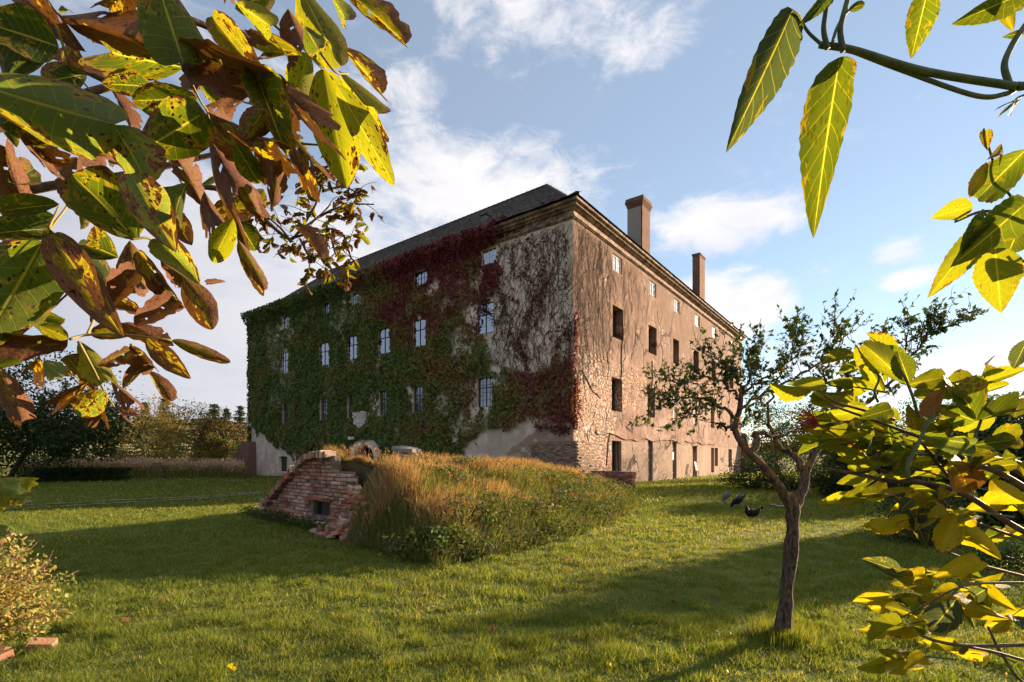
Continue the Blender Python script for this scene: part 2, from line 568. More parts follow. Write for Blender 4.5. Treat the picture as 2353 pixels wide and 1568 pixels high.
M['plasterR'] = mat_plaster_right()
M['plasterL'] = mat_plaster_left()
M['cornice'] = mat_simple('cornice_plaster', (0.135, 0.09, 0.065), (0.42, 0.315, 0.24), 2.4, 0.95, 1.0, 0.06)
M['roofsheet'] = mat_simple('roof_underlay', (0.03, 0.03, 0.028), (0.06, 0.055, 0.05), 2, 0.9)


def mat_tilemass():
    m, t, out = new_mat('roof_tiles_weathered')
    a = t.node('ShaderNodeAttribute', attribute_name='tint').outputs['Color']
    co = objco(t)
    n = t.noise(co, 0.8, 5, 0.6)
    c = t.mix(t.math('MULTIPLY', t.ramp(n, 0.5, 0.72), 0.5), a, (0.05, 0.06, 0.035))
    principled(t, out, c, 0.8, t.noise(co, 14, 4), 0.4, 0.01, 0.3)
    return m


M['tilemass'] = mat_tilemass()


def mat_tinted(name, rough=0.9, scale=12, bstr=0.5, bdist=0.01, spec=0.2):
    m, t, out = new_mat(name)
    a = t.node('ShaderNodeAttribute', attribute_name='tint').outputs['Color']
    co = objco(t)
    n = t.noise(co, scale, 5, 0.65)
    c = t.mix(0.4, a, t.mix(n, (0.15, 0.15, 0.15), (1, 1, 1)), 'OVERLAY')
    principled(t, out, c, rough, n, bstr, bdist, spec)
    return m


M['tinted'] = mat_tinted('tinted_surface')


def mat_lawn():
    m, t, out = new_mat('lawn_turf')
    g = t.node('ShaderNodeNewGeometry').outputs['Position']
    n = t.noise(g, 0.45, 5, 0.6)
    n2 = t.noise(g, 9.0, 5, 0.7)
    n3 = t.noise(g, 0.06, 3, 0.5)
    c = t.mix(t.ramp(n, 0.35, 0.65), (0.085, 0.115, 0.020), (0.140, 0.145, 0.026))
    c = t.mix(t.math('MULTIPLY', t.ramp(n2, 0.4, 0.7), 0.5), c, (0.045, 0.070, 0.014))
    c = t.mix(t.math('MULTIPLY', t.ramp(n3, 0.5, 0.7), 0.4), c, (0.17, 0.155, 0.035))
    principled(t, out, c, 0.95, n2, 0.9, 0.06, 0.15)
    return m


M['lawn'] = mat_lawn()
#@@SECTIONS

# ------------------------------------------------------------------ ground, track, far hillside
ground = MB()
gx = np.concatenate([np.linspace(-2500, -80, 14), np.linspace(-70, 90, 65), np.linspace(110, 2500, 14)])
gy = np.concatenate([np.linspace(-600, -20, 6), np.linspace(-10, 110, 49), np.linspace(130, 4000, 16)])
XX, YY = np.meshgrid(gx, gy)
ZZ = (fbm(XX * 0.25, YY * 0.25, 3) - 0.5) * 0.10 * ((np.abs(XX) < 80) & (YY < 110) & (YY > 6))
nx = len(gx)
ii, jj = np.meshgrid(np.arange(nx - 1), np.arange(len(gy) - 1))
k0 = (jj * nx + ii).ravel()
ground.add(np.stack([XX, YY, ZZ - 0.02], -1).reshape(-1, 3), np.stack([k0, k0 + 1, k0 + nx + 1, k0 + nx], -1))
tag(ground.build('ground', M['lawn'], smooth=True), 'mown green lawn round the old house', None, kind='structure')

# two worn wheel tracks crossing the lawn on the left
for off, nm in ((0.0, 'dirt_track'), (0.9, 'dirt_track')):
    tr = MB()
    pts = [G(-160, 1173 - off * 7), G(60, 1169 - off * 7.5), G(250, 1158 - off * 7), G(430, 1148 - off * 5), G(600, 1135 - off * 3)]
    c = spline(pts, 40)
    d = np.gradient(c, axis=0); d /= np.linalg.norm(d, axis=1)[:, None]
    s = np.stack([-d[:, 1], d[:, 0], 0 * d[:, 0]], 1)
    wdt = (0.05 + 0.16 * vnoise(np.arange(40) * 0.7, np.zeros(40) + off * 9, 5))[:, None]
    v = np.concatenate([c + s * wdt, c - s * wdt]); v[:, 2] = 0.03
    i = np.arange(39)
    tr.add(v, np.stack([i, i + 40, i + 41, i + 1], -1), (0.20, 0.175, 0.14))
    tag(tr.build(nm, M['tinted']), 'worn pale wheel track crossing the shaded lawn', None, kind='structure')


def hill_z(x, y):
    r = np.hypot(x, y)
    a = np.arctan2(x, y)
    base = np.clip((r - 110) / 620, 0, 1.3)
    left = np.exp(-((a + 0.62) / 0.42) ** 2)
    right = np.exp(-((a - 0.75) / 0.5) ** 2) * 0.42
    return (base ** 1.25) * 33 * (0.10 + left + right) * (0.86 + 0.28 * vnoise(x * 0.006, y * 0.006, 4)) - 1.2 * (1 - np.clip((r - 110) / 60, 0, 1))


hm = MB()
aa = np.linspace(-1.25, 1.35, 70); rr = np.linspace(100, 1150, 42)
A, Rr = np.meshgrid(aa, rr)
HX, HYY = Rr * np.sin(A), Rr * np.cos(A)
HZ = hill_z(HX, HYY) - 0.3
fieldc = np.where((vnoise(A * 9, Rr * 0.016, 8) > 0.5)[..., None], np.array([0.20, 0.21, 0.06]), np.array([0.30, 0.25, 0.10]))
k0 = (np.arange(len(rr) - 1)[:, None] * 70 + np.arange(69)[None, :]).ravel()
hm.add(np.stack([HX, HYY, HZ], -1).reshape(-1, 3), np.stack([k0, k0 + 1, k0 + 71, k0 + 70], -1), fieldc.reshape(-1, 3))
M['field'] = mat_tinted('field_grass', 0.95, 0.4, 0.8, 0.4)
tag(hm.build('hillside', M['field'], smooth=True), 'fields rising to a wooded hillside behind the garden', None, kind='structure')

# ------------------------------------------------------------------ the old house: local X along the sunlit wall, local Y along the creeper wall
HC = np.array([(1318 - CX) / FOC * 27.46, 27.46, 0.0])
TH = math.atan2(0.7965, 0.6046)
LR, LL, EAVE = 38.4, 36.7, 15.6
rv = np.array([math.cos(TH), math.sin(TH), 0]); lv = np.array([-math.sin(TH), math.cos(TH), 0])
house = thing('manor_house', 'big old four-storey house with creeper on one side and sunlit bare plaster on the other', 'building', tuple(HC), TH)


def tR(x):
    u = (x - CX) / FOC
    return (u * HC[1] - HC[0]) / (rv[0] - u * rv[1])


def tL(x):
    u = (x - CX) / FOC
    return (u * HC[1] - HC[0]) / (lv[0] - u * lv[1])


def zR(x, y):
    return EYE + (HY - y) / FOC * (HC[1] + tR(x) * rv[1])


def zL(x, y):
    return EYE + (HY - y) / FOC * (HC[1] + tL(x) * lv[1])


def proj(p):
    return CX + p[..., 0] / p[..., 1] * FOC, HY - (p[..., 2] - EYE) / p[..., 1] * FOC


def loc2w(x, y, z):
    x, y, z = np.broadcast_arrays(np.asarray(x, float), np.asarray(y, float), np.asarray(z, float))
    return HC + x[..., None] * rv + y[..., None] * lv + z[..., None] * np.array([0, 0, 1.0])


def wall(mapf, length, height, ops, name, mat, cell=1.2):
    """wall with rectangular openings (t0,t1,z0,z1,depth) and their reveals"""
    ts = sorted(set([0, length] + [v for o in ops for v in o[:2]] + list(np.arange(cell, length, cell))))
    zs = sorted(set([0, height] + [v for o in ops for v in o[2:4]] + list(np.arange(cell, height, cell))))
    mb = MB()
    for a, b in zip(ts[:-1], ts[1:]):
        for c, d in zip(zs[:-1], zs[1:]):
            if b - a < 1e-6 or d - c < 1e-6:
                continue
            tm, zm = (a + b) / 2, (c + d) / 2
            if any(o[0] < tm < o[1] and o[2] < zm < o[3] for o in ops):
                continue
            mb.add([mapf(a, c, 0), mapf(b, c, 0), mapf(b, d, 0), mapf(a, d, 0)], [(0, 1, 2, 3)])
    for (a, b, c, d, dep) in ops:
        for q in (((a, c), (a, d)), ((b, d), (b, c)), ((a, d), (b, d)), ((b, c), (a, c))):
            (t0, z0), (t1, z1) = q
            mb.add([mapf(t0, z0, 0), mapf(t1, z1, 0), mapf(t1, z1, dep + 0.02), mapf(t0, z0, dep + 0.02)], [(0, 1, 2, 3)])
        mb.add([mapf(a, c, dep + .25), mapf(b, c, dep + .25), mapf(b, d, dep + .25), mapf(a, d, dep + .25)], [(0, 1, 2, 3)])
        for q in (((a, c), (a, d)), ((b, d), (b, c)), ((a, d), (b, d)), ((b, c), (a, c))):
            (t0, z0), (t1, z1) = q
            mb.add([mapf(t0, z0, dep + .02), mapf(t1, z1, dep + .02), mapf(t1, z1, dep + .25), mapf(t0, z0, dep + .25)], [(0, 1, 2, 3)])
    return mb.build(name, mat, house)


mapR = lambda t, z, d: (t, d, z)
mapL = lambda t, z, d: (d, t, z)


def window(mapf, t0, t1, z0, z1, dep, frame_mat, pane_mat, cols=2, rows=2, bars=0, fw=0.07, transom=None, grille=False, sill=None, fd=.09):
    """one casement window: frame mesh with pane, glazing-bar, grille and sill children"""
    f = MB()

    def bx(a, b, c, d, p0, p1, mb=f):
        q = [np.array(mapf(a, c, p0)), np.array(mapf(b, d, p1))]
        mb.box(np.minimum(*q), np.maximum(*q))
    bx(t0, t0 + fw, z0, z1, dep, dep + fd)
    bx(t1 - fw, t1, z0, z1, dep, dep + fd)
    bx(t0 + fw, t1 - fw, z0, z0 + fw, dep + .003, dep + fd - .003)
    bx(t0 + fw, t1 - fw, z1 - fw, z1, dep + .003, dep + fd - .003)
    zs = [z0 + fw]
    if rows == 2:
        zm = z0 + (z1 - z0) * (transom or 0.58)
        bx(t0 + fw, t1 - fw, zm - fw * 0.5, zm + fw * 0.5, dep - .012, dep + fd - .01)
        zs += [zm]
    zs += [z1 - fw]
    ts = [t0 + fw] + [t0 + (t1 - t0) * k / cols for k in range(1, cols)] + [t1 - fw]
    for tm in ts[1:-1]:
        bx(tm - fw * 0.5, tm + fw * 0.5, z0 + fw, z1 - fw, dep - .007, dep + fd - .015)
    w = f.build('window', frame_mat, house)
    for a, b in zip(ts[:-1], ts[1:]):
        for c, d in zip(zs[:-1], zs[1:]):
            g = MB(); bx(a + .01, b - .01, c + .01, d - .01, dep + fd * .5, dep + fd * .5 + .01, g)
            g.build('pane', pane_mat, w)
    if bars:
        g = MB()
        for a, b in zip(ts[:-1], ts[1:]):
            for k in range(1, bars + 1):
                tm = a + (b - a) * k / (bars + 1)
                bx(tm - .012, tm + .012, z0 + fw, z1 - fw, dep + fd * .5 - .016, dep + fd * .5 - .002, g)
        nh = max(2, int((z1 - z0) / 0.42))
        for k in range(1, nh):
            zm = z0 + (z1 - z0) * k / nh
            bx(t0 + fw, t1 - fw, zm - .012, zm + .012, dep + fd * .5 - .014, dep + fd * .5 - .001, g)
        g.build('glazing_bars', frame_mat, w)
    if grille:
        g = MB()
        nv = max(3, int((t1 - t0) / 0.16))
        for k in range(1, nv):
            tm = t0 + (t1 - t0) * k / nv
            bx(tm - .012, tm + .012, z0 + .01, z1 - .01, dep - .10, dep - .076, g)
        for k in range(1, 5):
            zm = z0 + (z1 - z0) * k / 5
            bx(t0, t1, zm - .012, zm + .012, dep - .106, dep - .084, g)
        g.build('grille', M['iron'], w)
    if sill:
        g = MB(); bx(t0 - .08, t1 + .08, z0 - .09, z0 - .002, -.07, dep, g)
        g.build('sill', sill, w)
    return w


K = 4096 / 2353.


def rz_(p):
    return ((2250 + p[0] * .7656) / K, (750 + p[1] * .7656) / K)


def rowR(items):
    out = []
    for (xl, xr, yt, yb) in items:
        x0, y0 = rz_((xl, yt)); x1, y1 = rz_((xr, yb))
        out.append((tR(x0), tR(x1), zR(x0, y1), zR(x0, y0)))
    return out


attR = rowR([(262, 312, 342, 430), (456, 490, 477, 550), (582, 612, 575, 642), (692, 718, 655, 718), (783, 804, 728, 780), (877, 894, 800, 845)])
secR = rowR([(262, 318, 612, 780), (450, 492, 710, 860), (578, 609, 788, 920), (684, 712, 845, 965), (779, 801, 900, 1000), (875, 893, 945, 1030)])
firR = rowR([(257, 312, 992, 1165), (445, 484, 1042, 1190), (577, 601, 1102, 1222), (684, 703, 1140, 1242), (775, 794, 1165, 1254), (875, 890, 1185, 1264)])
za0, za1 = np.median([w[2] for w in attR]), np.median([w[3] for w in attR])
zb0, zb1 = np.median([w[2] for w in secR[:4]]), np.median([w[3] for w in secR[:4]])
zc0, zc1 = np.median([w[2] for w in firR[:4]]), np.median([w[3] for w in firR[:2]])
print('rows', za0, za1, zb0, zb1, zc0, zc1, [round(w[0], 1) for w in attR])
opsR = []
winR = []
for (t0, t1, _, _) in attR:
    opsR.append((t0, t1, za0, za1, 0.16)); winR.append('a')
for (t0, t1, _, _) in secR:
    opsR.append((t0, t1, zb0, zb1, 0.55)); winR.append('s')
for (t0, t1, _, _) in firR:
    opsR.append((t0, t1, zc0, zc1, 0.55)); winR.append('f')
gr = [(tR(rz_((a, 0))[0]), tR(rz_((b, 0))[0]), c, d, e, k) for (a, b, c, d, e, k) in [
    (258, 308, 0.55, 2.75, 0.45, 'g'), (446, 472, 0.0, 2.95, 0.22, 'd'), (573, 596, 0.0, 2.95, 0.22, 'e'), (680, 703, 0.0, 2.75, 0.5, 'o'),
    (776, 792, 0.3, 2.7, 0.5, 'o'), (795, 812, 0.9, 2.7, 0.4, 'h'), (867, 885, 0.75, 2.65, 0.4, 'w')]]
for (a, b, c, d, e, k) in gr:
    opsR.append((a, b, c, d, e)); winR.append(k)
wall(mapR, LR, EAVE, opsR, 'sunlit_wall', M['plasterR'], 2.4)
for (t0, t1, z0, z1, dep), k in zip(opsR, winR):
    if k == 'a':
        window(mapR, t0 + .02, t1 - .02, z0 + .02, z1 - .02, dep - .09, M['white'], M['pane_bright'], 2, 1, bars=1, fw=0.05)
    elif k == 's':
        window(mapR, t0, t1, z0, z1, dep, M['darkwood'], M['pane_dim'], 2, 2, fw=0.09, transom=0.62, grille=True)
    elif k == 'f':
        far = t0 > tR(rz_((560, 0))[0]) and t0 < tR(rz_((720, 0))[0])
        window(mapR, t0, t1, z0, z1, dep if not far else 0.12, M['white'] if far else M['darkwood'], M['pane_bright'] if far else M['pane_dim'], 2, 2, fw=0.09, transom=0.62, grille=not far)
    elif k == 'g':
        window(mapR, t0, t1, z0, z1, dep, M['brownwood'], M['pane_dim'], 2, 2, fw=0.08, grille=True)
    elif k in 'hw':
        window(mapR, t0, t1, z0, z1, dep, M['brownwood'], M['pane_dim'], 2, 1, fw=0.08, grille=(k == 'w'))
    elif k in 'de':
        dr = MB()
        n = 7
        for q in range(n):
            a = t0 + (t1 - t0) * q / n; b = t0 + (t1 - t0) * (q + 1) / n
            dr.box((a + .006, dep - .05 - .008 * (q % 2), 0.03), (b - .006, dep, z1 - .02))
        d_o = dr.build('door', M['wood'], house)
        for zz in (0.5, 1.5, 2.4):
            ib = MB()
            ib.box((t0 + .05, dep - .085, zz - .05), (t1 - .05, dep - .06, zz + .05))
            ib.build('door_ledge', M['wood'], d_o)
        hd = MB(); hd.box((t0 + .12, dep - .13, 1.05), (t0 + .2, dep - .086, 1.22)); hd.build('door_handle', M['iron'], d_o)
        if k == 'e':
            nb = MB(); nb.box((t0 + .35, dep - .115, 1.55), (t1 - .35, dep - .092, 2.15))
            nb.build('notice_board', M['white'], d_o)

# left (creeper) wall
def colL(x0, x1):
    return tL(x1), tL(x0)      # t grows to the left


zl = dict(a=(zL(953, 660), zL(953, 628)), s=(zL(966, 797), zL(966, 734)), f=(zL(962, 948), zL(962, 887)))
opsL = []
winL = []
for (x0, x1) in [(652, 665), (745, 758), (810, 823), (953, 982), (1107, 1140)]:
    a, b = colL(x0, x1); opsL.append((a, b, *zl['a'], 0.03)); winL.append('a')
for (x0, x1) in [(649, 662), (735, 757), (800, 822), (871, 897), (951, 979), (1098, 1135)]:
    a, b = colL(x0, x1); opsL.append((a, b, *zl['s'], 0.03)); winL.append('s')
for (x0, x1) in [(649, 662), (735, 752), (798, 812), (870, 889), (948, 973), (1096, 1132)]:
    a, b = colL(x0, x1); opsL.append((a, b, *zl['f'], 0.16)); winL.append('f')
a, b = colL(640, 659); opsL.append((a, b, zL(650, 1084), zL(650, 1049), 0.3)); winL.append('g')
pa, pb = colL(815, 863); pmid = (pa + pb) / 2; prad = (pb - pa) / 2
ptop = zL(838, 1022); opsL.append((pa, pb, 0.0, ptop, 0.9)); winL.append('p')
wall(mapL, LL, EAVE, opsL, 'creeper_wall', M['plasterL'], 2.4)
for (t0, t1, z0, z1, dep), k in zip(opsL, winL):
    if k == 'a':
        window(mapL, t0, t1, z0, z1, dep, M['darkwood'] if t0 > 6 else M['white'], M['pane'], 2, 1, bars=1, fw=0.04, fd=.05)
    elif k == 's':
        window(mapL, t0, t1, z0, z1, dep, M['darkwood'], M['pane'], 2, 2, bars=0, fw=0.05, transom=0.62, fd=.05)
    elif k == 'f':
        window(mapL, t0, t1, z0, z1, dep, M['brownwood'], M['pane_low'], 2, 2, bars=1, fw=0.05, transom=0.66, fd=.05)
    elif k == 'g':
        window(mapL, t0, t1, z0, z1, dep, M['brownwood'], M['pane_dim'], 2, 2, fw=0.08, sill=M['white'])
# portal: arch stones, keystone, spandrels, dark passage
spr = ptop - prad
n = 12
port = MB()
port.box((-.10, pa - .28, 0), (0.0, pa, spr)); port.box((-.10, pb, 0), (0.0, pb + .28, spr))
po = port.build('portal_surround', M['white'], house)
for i in range(n):
    a0 = math.pi * i / n + .008; a1 = math.pi * (i + 1) / n - .008
    v = []
    for dx in (-.10, 0.0):
        for (r_, a_) in ((prad, a0), (prad + .28, a0), (prad + .28, a1), (prad, a1)):
            v.append((dx, pmid + r_ * math.cos(a_), spr + r_ * math.sin(a_)))
    s = MB(); s.add(v, [(0, 1, 2, 3), (4, 7, 6, 5), (0, 4, 5, 1), (1, 5, 6, 2), (2, 6, 7, 3), (3, 7, 4, 0)])
    s.build('arch_stone', M['white'], po)
sp = MB()
for side in (1, -1):
    for i in range(6):
        a0 = math.pi / 2 * i / 6; a1 = math.pi / 2 * (i + 1) / 6
        q = [(prad * math.cos(a0), prad * math.sin(a0)), (prad * math.cos(a1), prad * math.sin(a1))]
        sp.add([(0.004, pmid + side * q[0][0], spr + q[0][1]), (0.004, pmid + side * q[1][0], spr + q[1][1]), (0.004, pmid + side * q[1][0], ptop), (0.004, pmid + side * q[0][0], ptop)], [(0, 1, 2, 3)])
sp.build('spandrel', M['plasterL'], po)
ks = MB(); ks.box((-.17, pmid - .14, ptop - .08), (-.101, pmid + .14, ptop + .42)); ks.build('keystone', M['stone'], po).color = (0.32, 0.27, 0.21, 1)
bk = MB(); bk.box((0.86, pa + .01, 0.01), (0.89, pb - .01, ptop - .01)); bk.build('passage_dark', M['dark'], po)  # near-black sheet stands for the unlit passage behind the arch

# cornice along both walls, mitred at the corner
prof = [(0.0, EAVE - .80), (-.08, EAVE - .79), (-.08, EAVE - .74), (-.15, EAVE - .73), (-.15, EAVE - .64), (-.04, EAVE - .62), (-.04, EAVE - .33), (-.17, EAVE - .31), (-.17, EAVE - .24), (-.34, EAVE - .20), (-.34, EAVE - .08), (-.50, EAVE - .05), (-.52, EAVE + .08), (0.0, EAVE + .10)]
cn = MB()
sp_ = []
pathR = [(LR, 0.0), (0.0, 0.0), (0.0, LL)]
m = len(prof)
rings = []
stepsR = np.linspace(LR + 0, 0, 30)
for i, t in enumerate(stepsR[:-1]):
    rings.append([(t, d - .0, z) for d, z in prof])
rings.append([(d, d, z) for d, z in prof])
for t in np.linspace(0, LL, 30)[1:]:
    rings.append([(d, t, z) for d, z in prof])
rings = np.array(rings)
jit = 1 + 0.16 * (rng.random(rings.shape[:2]) - 0.5)
rings[..., 0] = np.where(rings[..., 0] < 0, rings[..., 0] * jit, rings[..., 0])
nr_ = len(rings)
i = np.arange(nr_ - 1)[:, None] * m; j = np.arange(m - 1)[None, :]
cn.add(rings.reshape(-1, 3), np.stack([i + j, i + j + 1, i + m + j + 1, i + m + j], -1).reshape(-1, 4))
cn.build('cornice', M['cornice'], house)
# rough plaster lip above the plinth of the sunlit wall
lip = MB()
ts = np.linspace(2.6, 27.0, 90)
zz = 3.0 + (fbm(ts * 0.6, ts * 0, 12) - 0.5) * 0.5
for a, b, c, d in zip(ts[:-1], ts[1:], zz[:-1], zz[1:]):
    lip.add([(a, -.002, c - .05), (b, -.002, d - .05), (b, -.075, d + .02), (a, -.075, c + .02), (a, -.002, c + .40), (b, -.002, d + .40)], [(0, 1, 2, 3), (3, 2, 5, 4)])
lip.build('plaster_lip', M['plasterR'], house)

# roof: hipped sheets with kicked eaves, tiles on the visible slope
rz0 = EAVE + 0.12
WING = 10.4
half = WING / 2
ridge = 20.55


def roof_z(d):
    """height at inward distance d from the wall line"""
    kick = -0.62
    return rz0 + np.where(d < 1.0, (d - kick) * 0.55, (1.0 - kick) * 0.55 + (d - 1.0) * (ridge - rz0 - (1.0 - kick) * 0.55) / (half - 1.0))


rs = MB()
ds = np.array([-0.62, -0.1, 0.4, 1.0, 2.5, 4.0, half])
rows_ = []
for d in ds:
    rows_.append([(d, d, roof_z(d)), (d, LL - d, roof_z(d))])
r_ = np.array(rows_).astype(float)
for q in range(len(ds) - 1):
    rs.add([r_[q, 0], r_[q, 1], r_[q + 1, 1], r_[q + 1, 0]], [(0, 1, 2, 3)])
    # sunlit side slope, far end slope
    a, b = ds[q], ds[q + 1]
    rs.add([(a, a, roof_z(a)), (LR - a, a, roof_z(a)), (LR - b, b, roof_z(b)), (b, b, roof_z(b))], [(3, 2, 1, 0)])
    rs.add([(a, LL - a, roof_z(a)), (WING - a, LL - a, roof_z(a)), (WING - b, LL - b, roof_z(b)), (b, LL - b, roof_z(b))], [(0, 1, 2, 3)])
    rs.add([(LR - a, a, roof_z(a)), (LR - a, 12, roof_z(a)), (LR - b, 12, roof_z(b)), (LR - b, b, roof_z(b))], [(3, 2, 1, 0)])
    # slopes towards the courtyard
    rs.add([(WING - a, WING - a, roof_z(a)), (WING - a, LL - a, roof_z(a)), (WING - b, LL - b, roof_z(b)), (WING - b, WING - b, roof_z(b))], [(3, 2, 1, 0)])
    rs.add([(WING - a, WING - a, roof_z(a)), (LR - a, WING - a, roof_z(a)), (LR - b, WING - b, roof_z(b)), (WING - b, WING - b, roof_z(b))], [(0, 1, 2, 3)])
roof = rs.build('roof', M['roofsheet'], house)
# hidden outer walls of the two wings, towards the far side and the courtyard
hw = MB()
hw.add([(LR, 0, 0), (LR, WING, 0), (LR, WING, EAVE), (LR, 0, EAVE)], [(0, 1, 2, 3)])
hw.add([(0, LL, 0), (WING, LL, 0), (WING, LL, EAVE), (0, LL, EAVE)], [(3, 2, 1, 0)])
hw.add([(WING, WING, 0), (WING, LL, 0), (WING, LL, EAVE), (WING, WING, EAVE)], [(3, 2, 1, 0)])
hw.add([(WING, WING, 0), (LR, WING, 0), (LR, WING, EAVE), (WING, WING, EAVE)], [(0, 1, 2, 3)])
hw.build('courtyard_wall', M['plasterL'], house)

# tiles
dl = np.arange(-0.66, half - 0.05, 0.155)
tile_pos = []
for ri, d in enumerate(dl):
    y0, y1 = d, LL - d
    ys = np.arange(y0 + (0.10 if ri % 2 else 0.0), y1 - 0.1, 0.2)
    for y in ys:
        tile_pos.append((d, y, ri))
tile_pos = np.array(tile_pos)
wpos = loc2w(tile_pos[:, 0], tile_pos[:, 1], roof_z(tile_pos[:, 0]))
order = np.argsort(np.linalg.norm(wpos, axis=1))


def tile_verts():
    w, l, h = 0.094, 0.30, 0.022
    v = np.array([(-.02, -w, 0), (-.02, w, 0), (l, w, -.004), (l, -w, -.004), (-.02, -w, h), (-.035, 0, h), (-.02, w, h), (l, w, h * .6), (l, -w, h * .6)], float)
    f = [(4, 8, 7, 6), (0, 4, 6, 1), (1, 6, 7, 2), (0, 3, 8, 4)]
    return v, f


tv, tf = tile_verts()
tf3 = [(4, 6, 5)]


def tile_xf(d, y):
    z0 = roof_z(np.array(d)); sl = math.atan((roof_z(np.array(d + .15)) - roof_z(np.array(d))) / .15) - 0.055
    return float(z0) + 0.02, sl


tcols = np.array([(0.085, 0.076, 0.066), (0.125, 0.095, 0.075), (0.06, 0.062, 0.06), (0.16, 0.115, 0.085), (0.08, 0.088, 0.065), (0.22, 0.21, 0.18)])
mb0 = MB(); mb0.add(tv, tf); mb0.add(tv, tf3)
tile_me = mb0.mesh('roof_tile', M['tile'])
mass = MB()
vv = []; cc = []
for rank, idx in enumerate(order):
    d, y, ri = tile_pos[idx]
    z0, sl = tile_xf(d, y)
    jz = (random.random() - .5) * 0.02; jr = (random.random() - .5) * 0.03
    c = tcols[min(5, int(abs(random.gauss(0, 1.9))))] * random.uniform(0.40, 1.15) * (.75 + .6 * float(vnoise(y * .35, d * .9, 44)))
    z0 += .05 * float(vnoise(y * .45, d * .5, 45)) + (.02 if random.random() < .06 else 0)
    if rank < 300:
        o = obj('roof_tile', tile_me, roof)
        o.location = (d, y, z0 + jz * .5)
        o.rotation_euler = (jr, -sl, 0)
        o.color = (*c, 1)
    else:
        ca, sa = math.cos(sl), math.sin(sl)
        q = tv.copy()
        x = q[:, 0] * ca - q[:, 2] * sa; z = q[:, 0] * sa + q[:, 2] * ca
        q = np.stack([x + d, q[:, 1] + y, z + z0 + jz * .5 + q[:, 1] * jr], 1)
        vv.append(q); cc.append(c)
nt = len(vv)
V = np.concatenate(vv)
F = (np.arange(nt)[:, None, None] * 9 + np.array(tf)[None]).reshape(-1, 4)
F3 = (np.arange(nt)[:, None, None] * 9 + np.array(tf3)[None]).reshape(-1, 3)
mass.add(V, F, np.repeat(np.array(cc), 9, 0))
mass.f3.append(F3)
tag(mass.build('roof_tiles', M['tilemass'], roof), kind='stuff')
# ridge and hip caps
rc_ = MB()
for i in range(60):
    y = half + i * (LL - WING) / 60
    rc_.tube([(half, y, ridge + .0), (half, y + (LL - WING) / 60 * .96, ridge + .025)], 0.12, 6, (0.06, 0.055, 0.05))
for q in range(26):
    a, b = half * q / 26 - .55 * (1 - q / 26), half * (q + 1) / 26 - .55 * (1 - (q + 1) / 26)
    rc_.tube([(a, a, float(roof_z(np.array(a))) + .02), (b, b, float(roof_z(np.array(b))) + .045)], 0.12, 6, (0.06, 0.055, 0.05))
rc_.build('ridge_tiles', M['tilemass'], roof)
# little roof vents (dormer hoods) on the slope
for (x, y) in ((1110, 508), (742, 648)):
    tt = tL(x)
    best = min(np.linspace(0, 4, 80), key=lambda d: abs(proj(loc2w(d, tt + d * .75, float(roof_z(np.array(d)))))[1] - y))
    yy = min(np.linspace(0.5, LL - 1, 200), key=lambda q: abs(proj(loc2w(best, q, float(roof_z(np.array(best)))))[0] - x))
    zz_ = float(roof_z(np.array(best)))
    v = MB()
    v.box((best - .05, yy - .22, zz_), (best + .55, yy + .22, zz_ + .42))
    vo = v.build('roof_vent', M['stone'], roof); vo.color = (0.13, 0.15, 0.16, 1)
    v = MB(); v.add([(best - .15, yy - .28, zz_ + .43), (best - .15, yy + .28, zz_ + .43), (best + .75, yy + .28, zz_ + .54), (best + .75, yy - .28, zz_ + .54), (best - .15, yy - .28, zz_ + .46), (best - .15, yy + .28, zz_ + .46), (best + .75, yy + .28, zz_ + .57), (best + .75, yy - .28, zz_ + .57)],
                   [(0, 3, 2, 1), (4, 5, 6, 7), (0, 1, 5, 4), (1, 2, 6, 5), (2, 3, 7, 6), (3, 0, 4, 7)])
    v.build('vent_hood', M['roofsheet'], roof)


def mat_chimney(name, plaster):
    m, t, out = new_mat(name)
    co = objco(t)
    s = t.node('ShaderNodeSeparateXYZ', in_0=co)
    wv = t.node('ShaderNodeCombineXYZ', in_0=t.math('ADD', s.outputs[0], s.outputs[1]), in_1=s.outputs[2], in_2=0.0).outputs[0]
    br = t.node('ShaderNodeTexBrick', in_Vector=wv, in_Color1=(0.13, 0.062, 0.042), in_Color2=(0.22, 0.115, 0.075), in_Mortar=(0.17, 0.135, 0.105), in_Scale=1.0)
    br.inputs['Brick Width'].default_value = 0.27
    br.inputs['Row Height'].default_value = 0.085
    br.inputs['Mortar Size'].default_value = 0.012
    n = t.noise(co, 1.3, 6, 0.65, 0.7)
    fine = t.noise(co, 12, 4)
    c = t.mix(0.5, br.outputs[0], t.mix(n, (0.1, 0.1, 0.1), (1, 1, 1)), 'OVERLAY')
    c = t.mix(t.math('MULTIPLY', t.ramp(n, 0.46, 0.62), 0.5), c, (0.13, 0.10, 0.08))
    if plaster:
        g = t.node('ShaderNodeNewGeometry').outputs['Normal']
        f = t.math('MULTIPLY', t.ramp(n, 0.70, 0.62), plaster)
        c = t.mix(f, c, (0.30, 0.285, 0.27))
    principled(t, out, c, 0.95, t.math('ADD', t.math('MULTIPLY', br.outputs[1], -0.8), fine), 0.6, 0.02, 0.15)
    return m


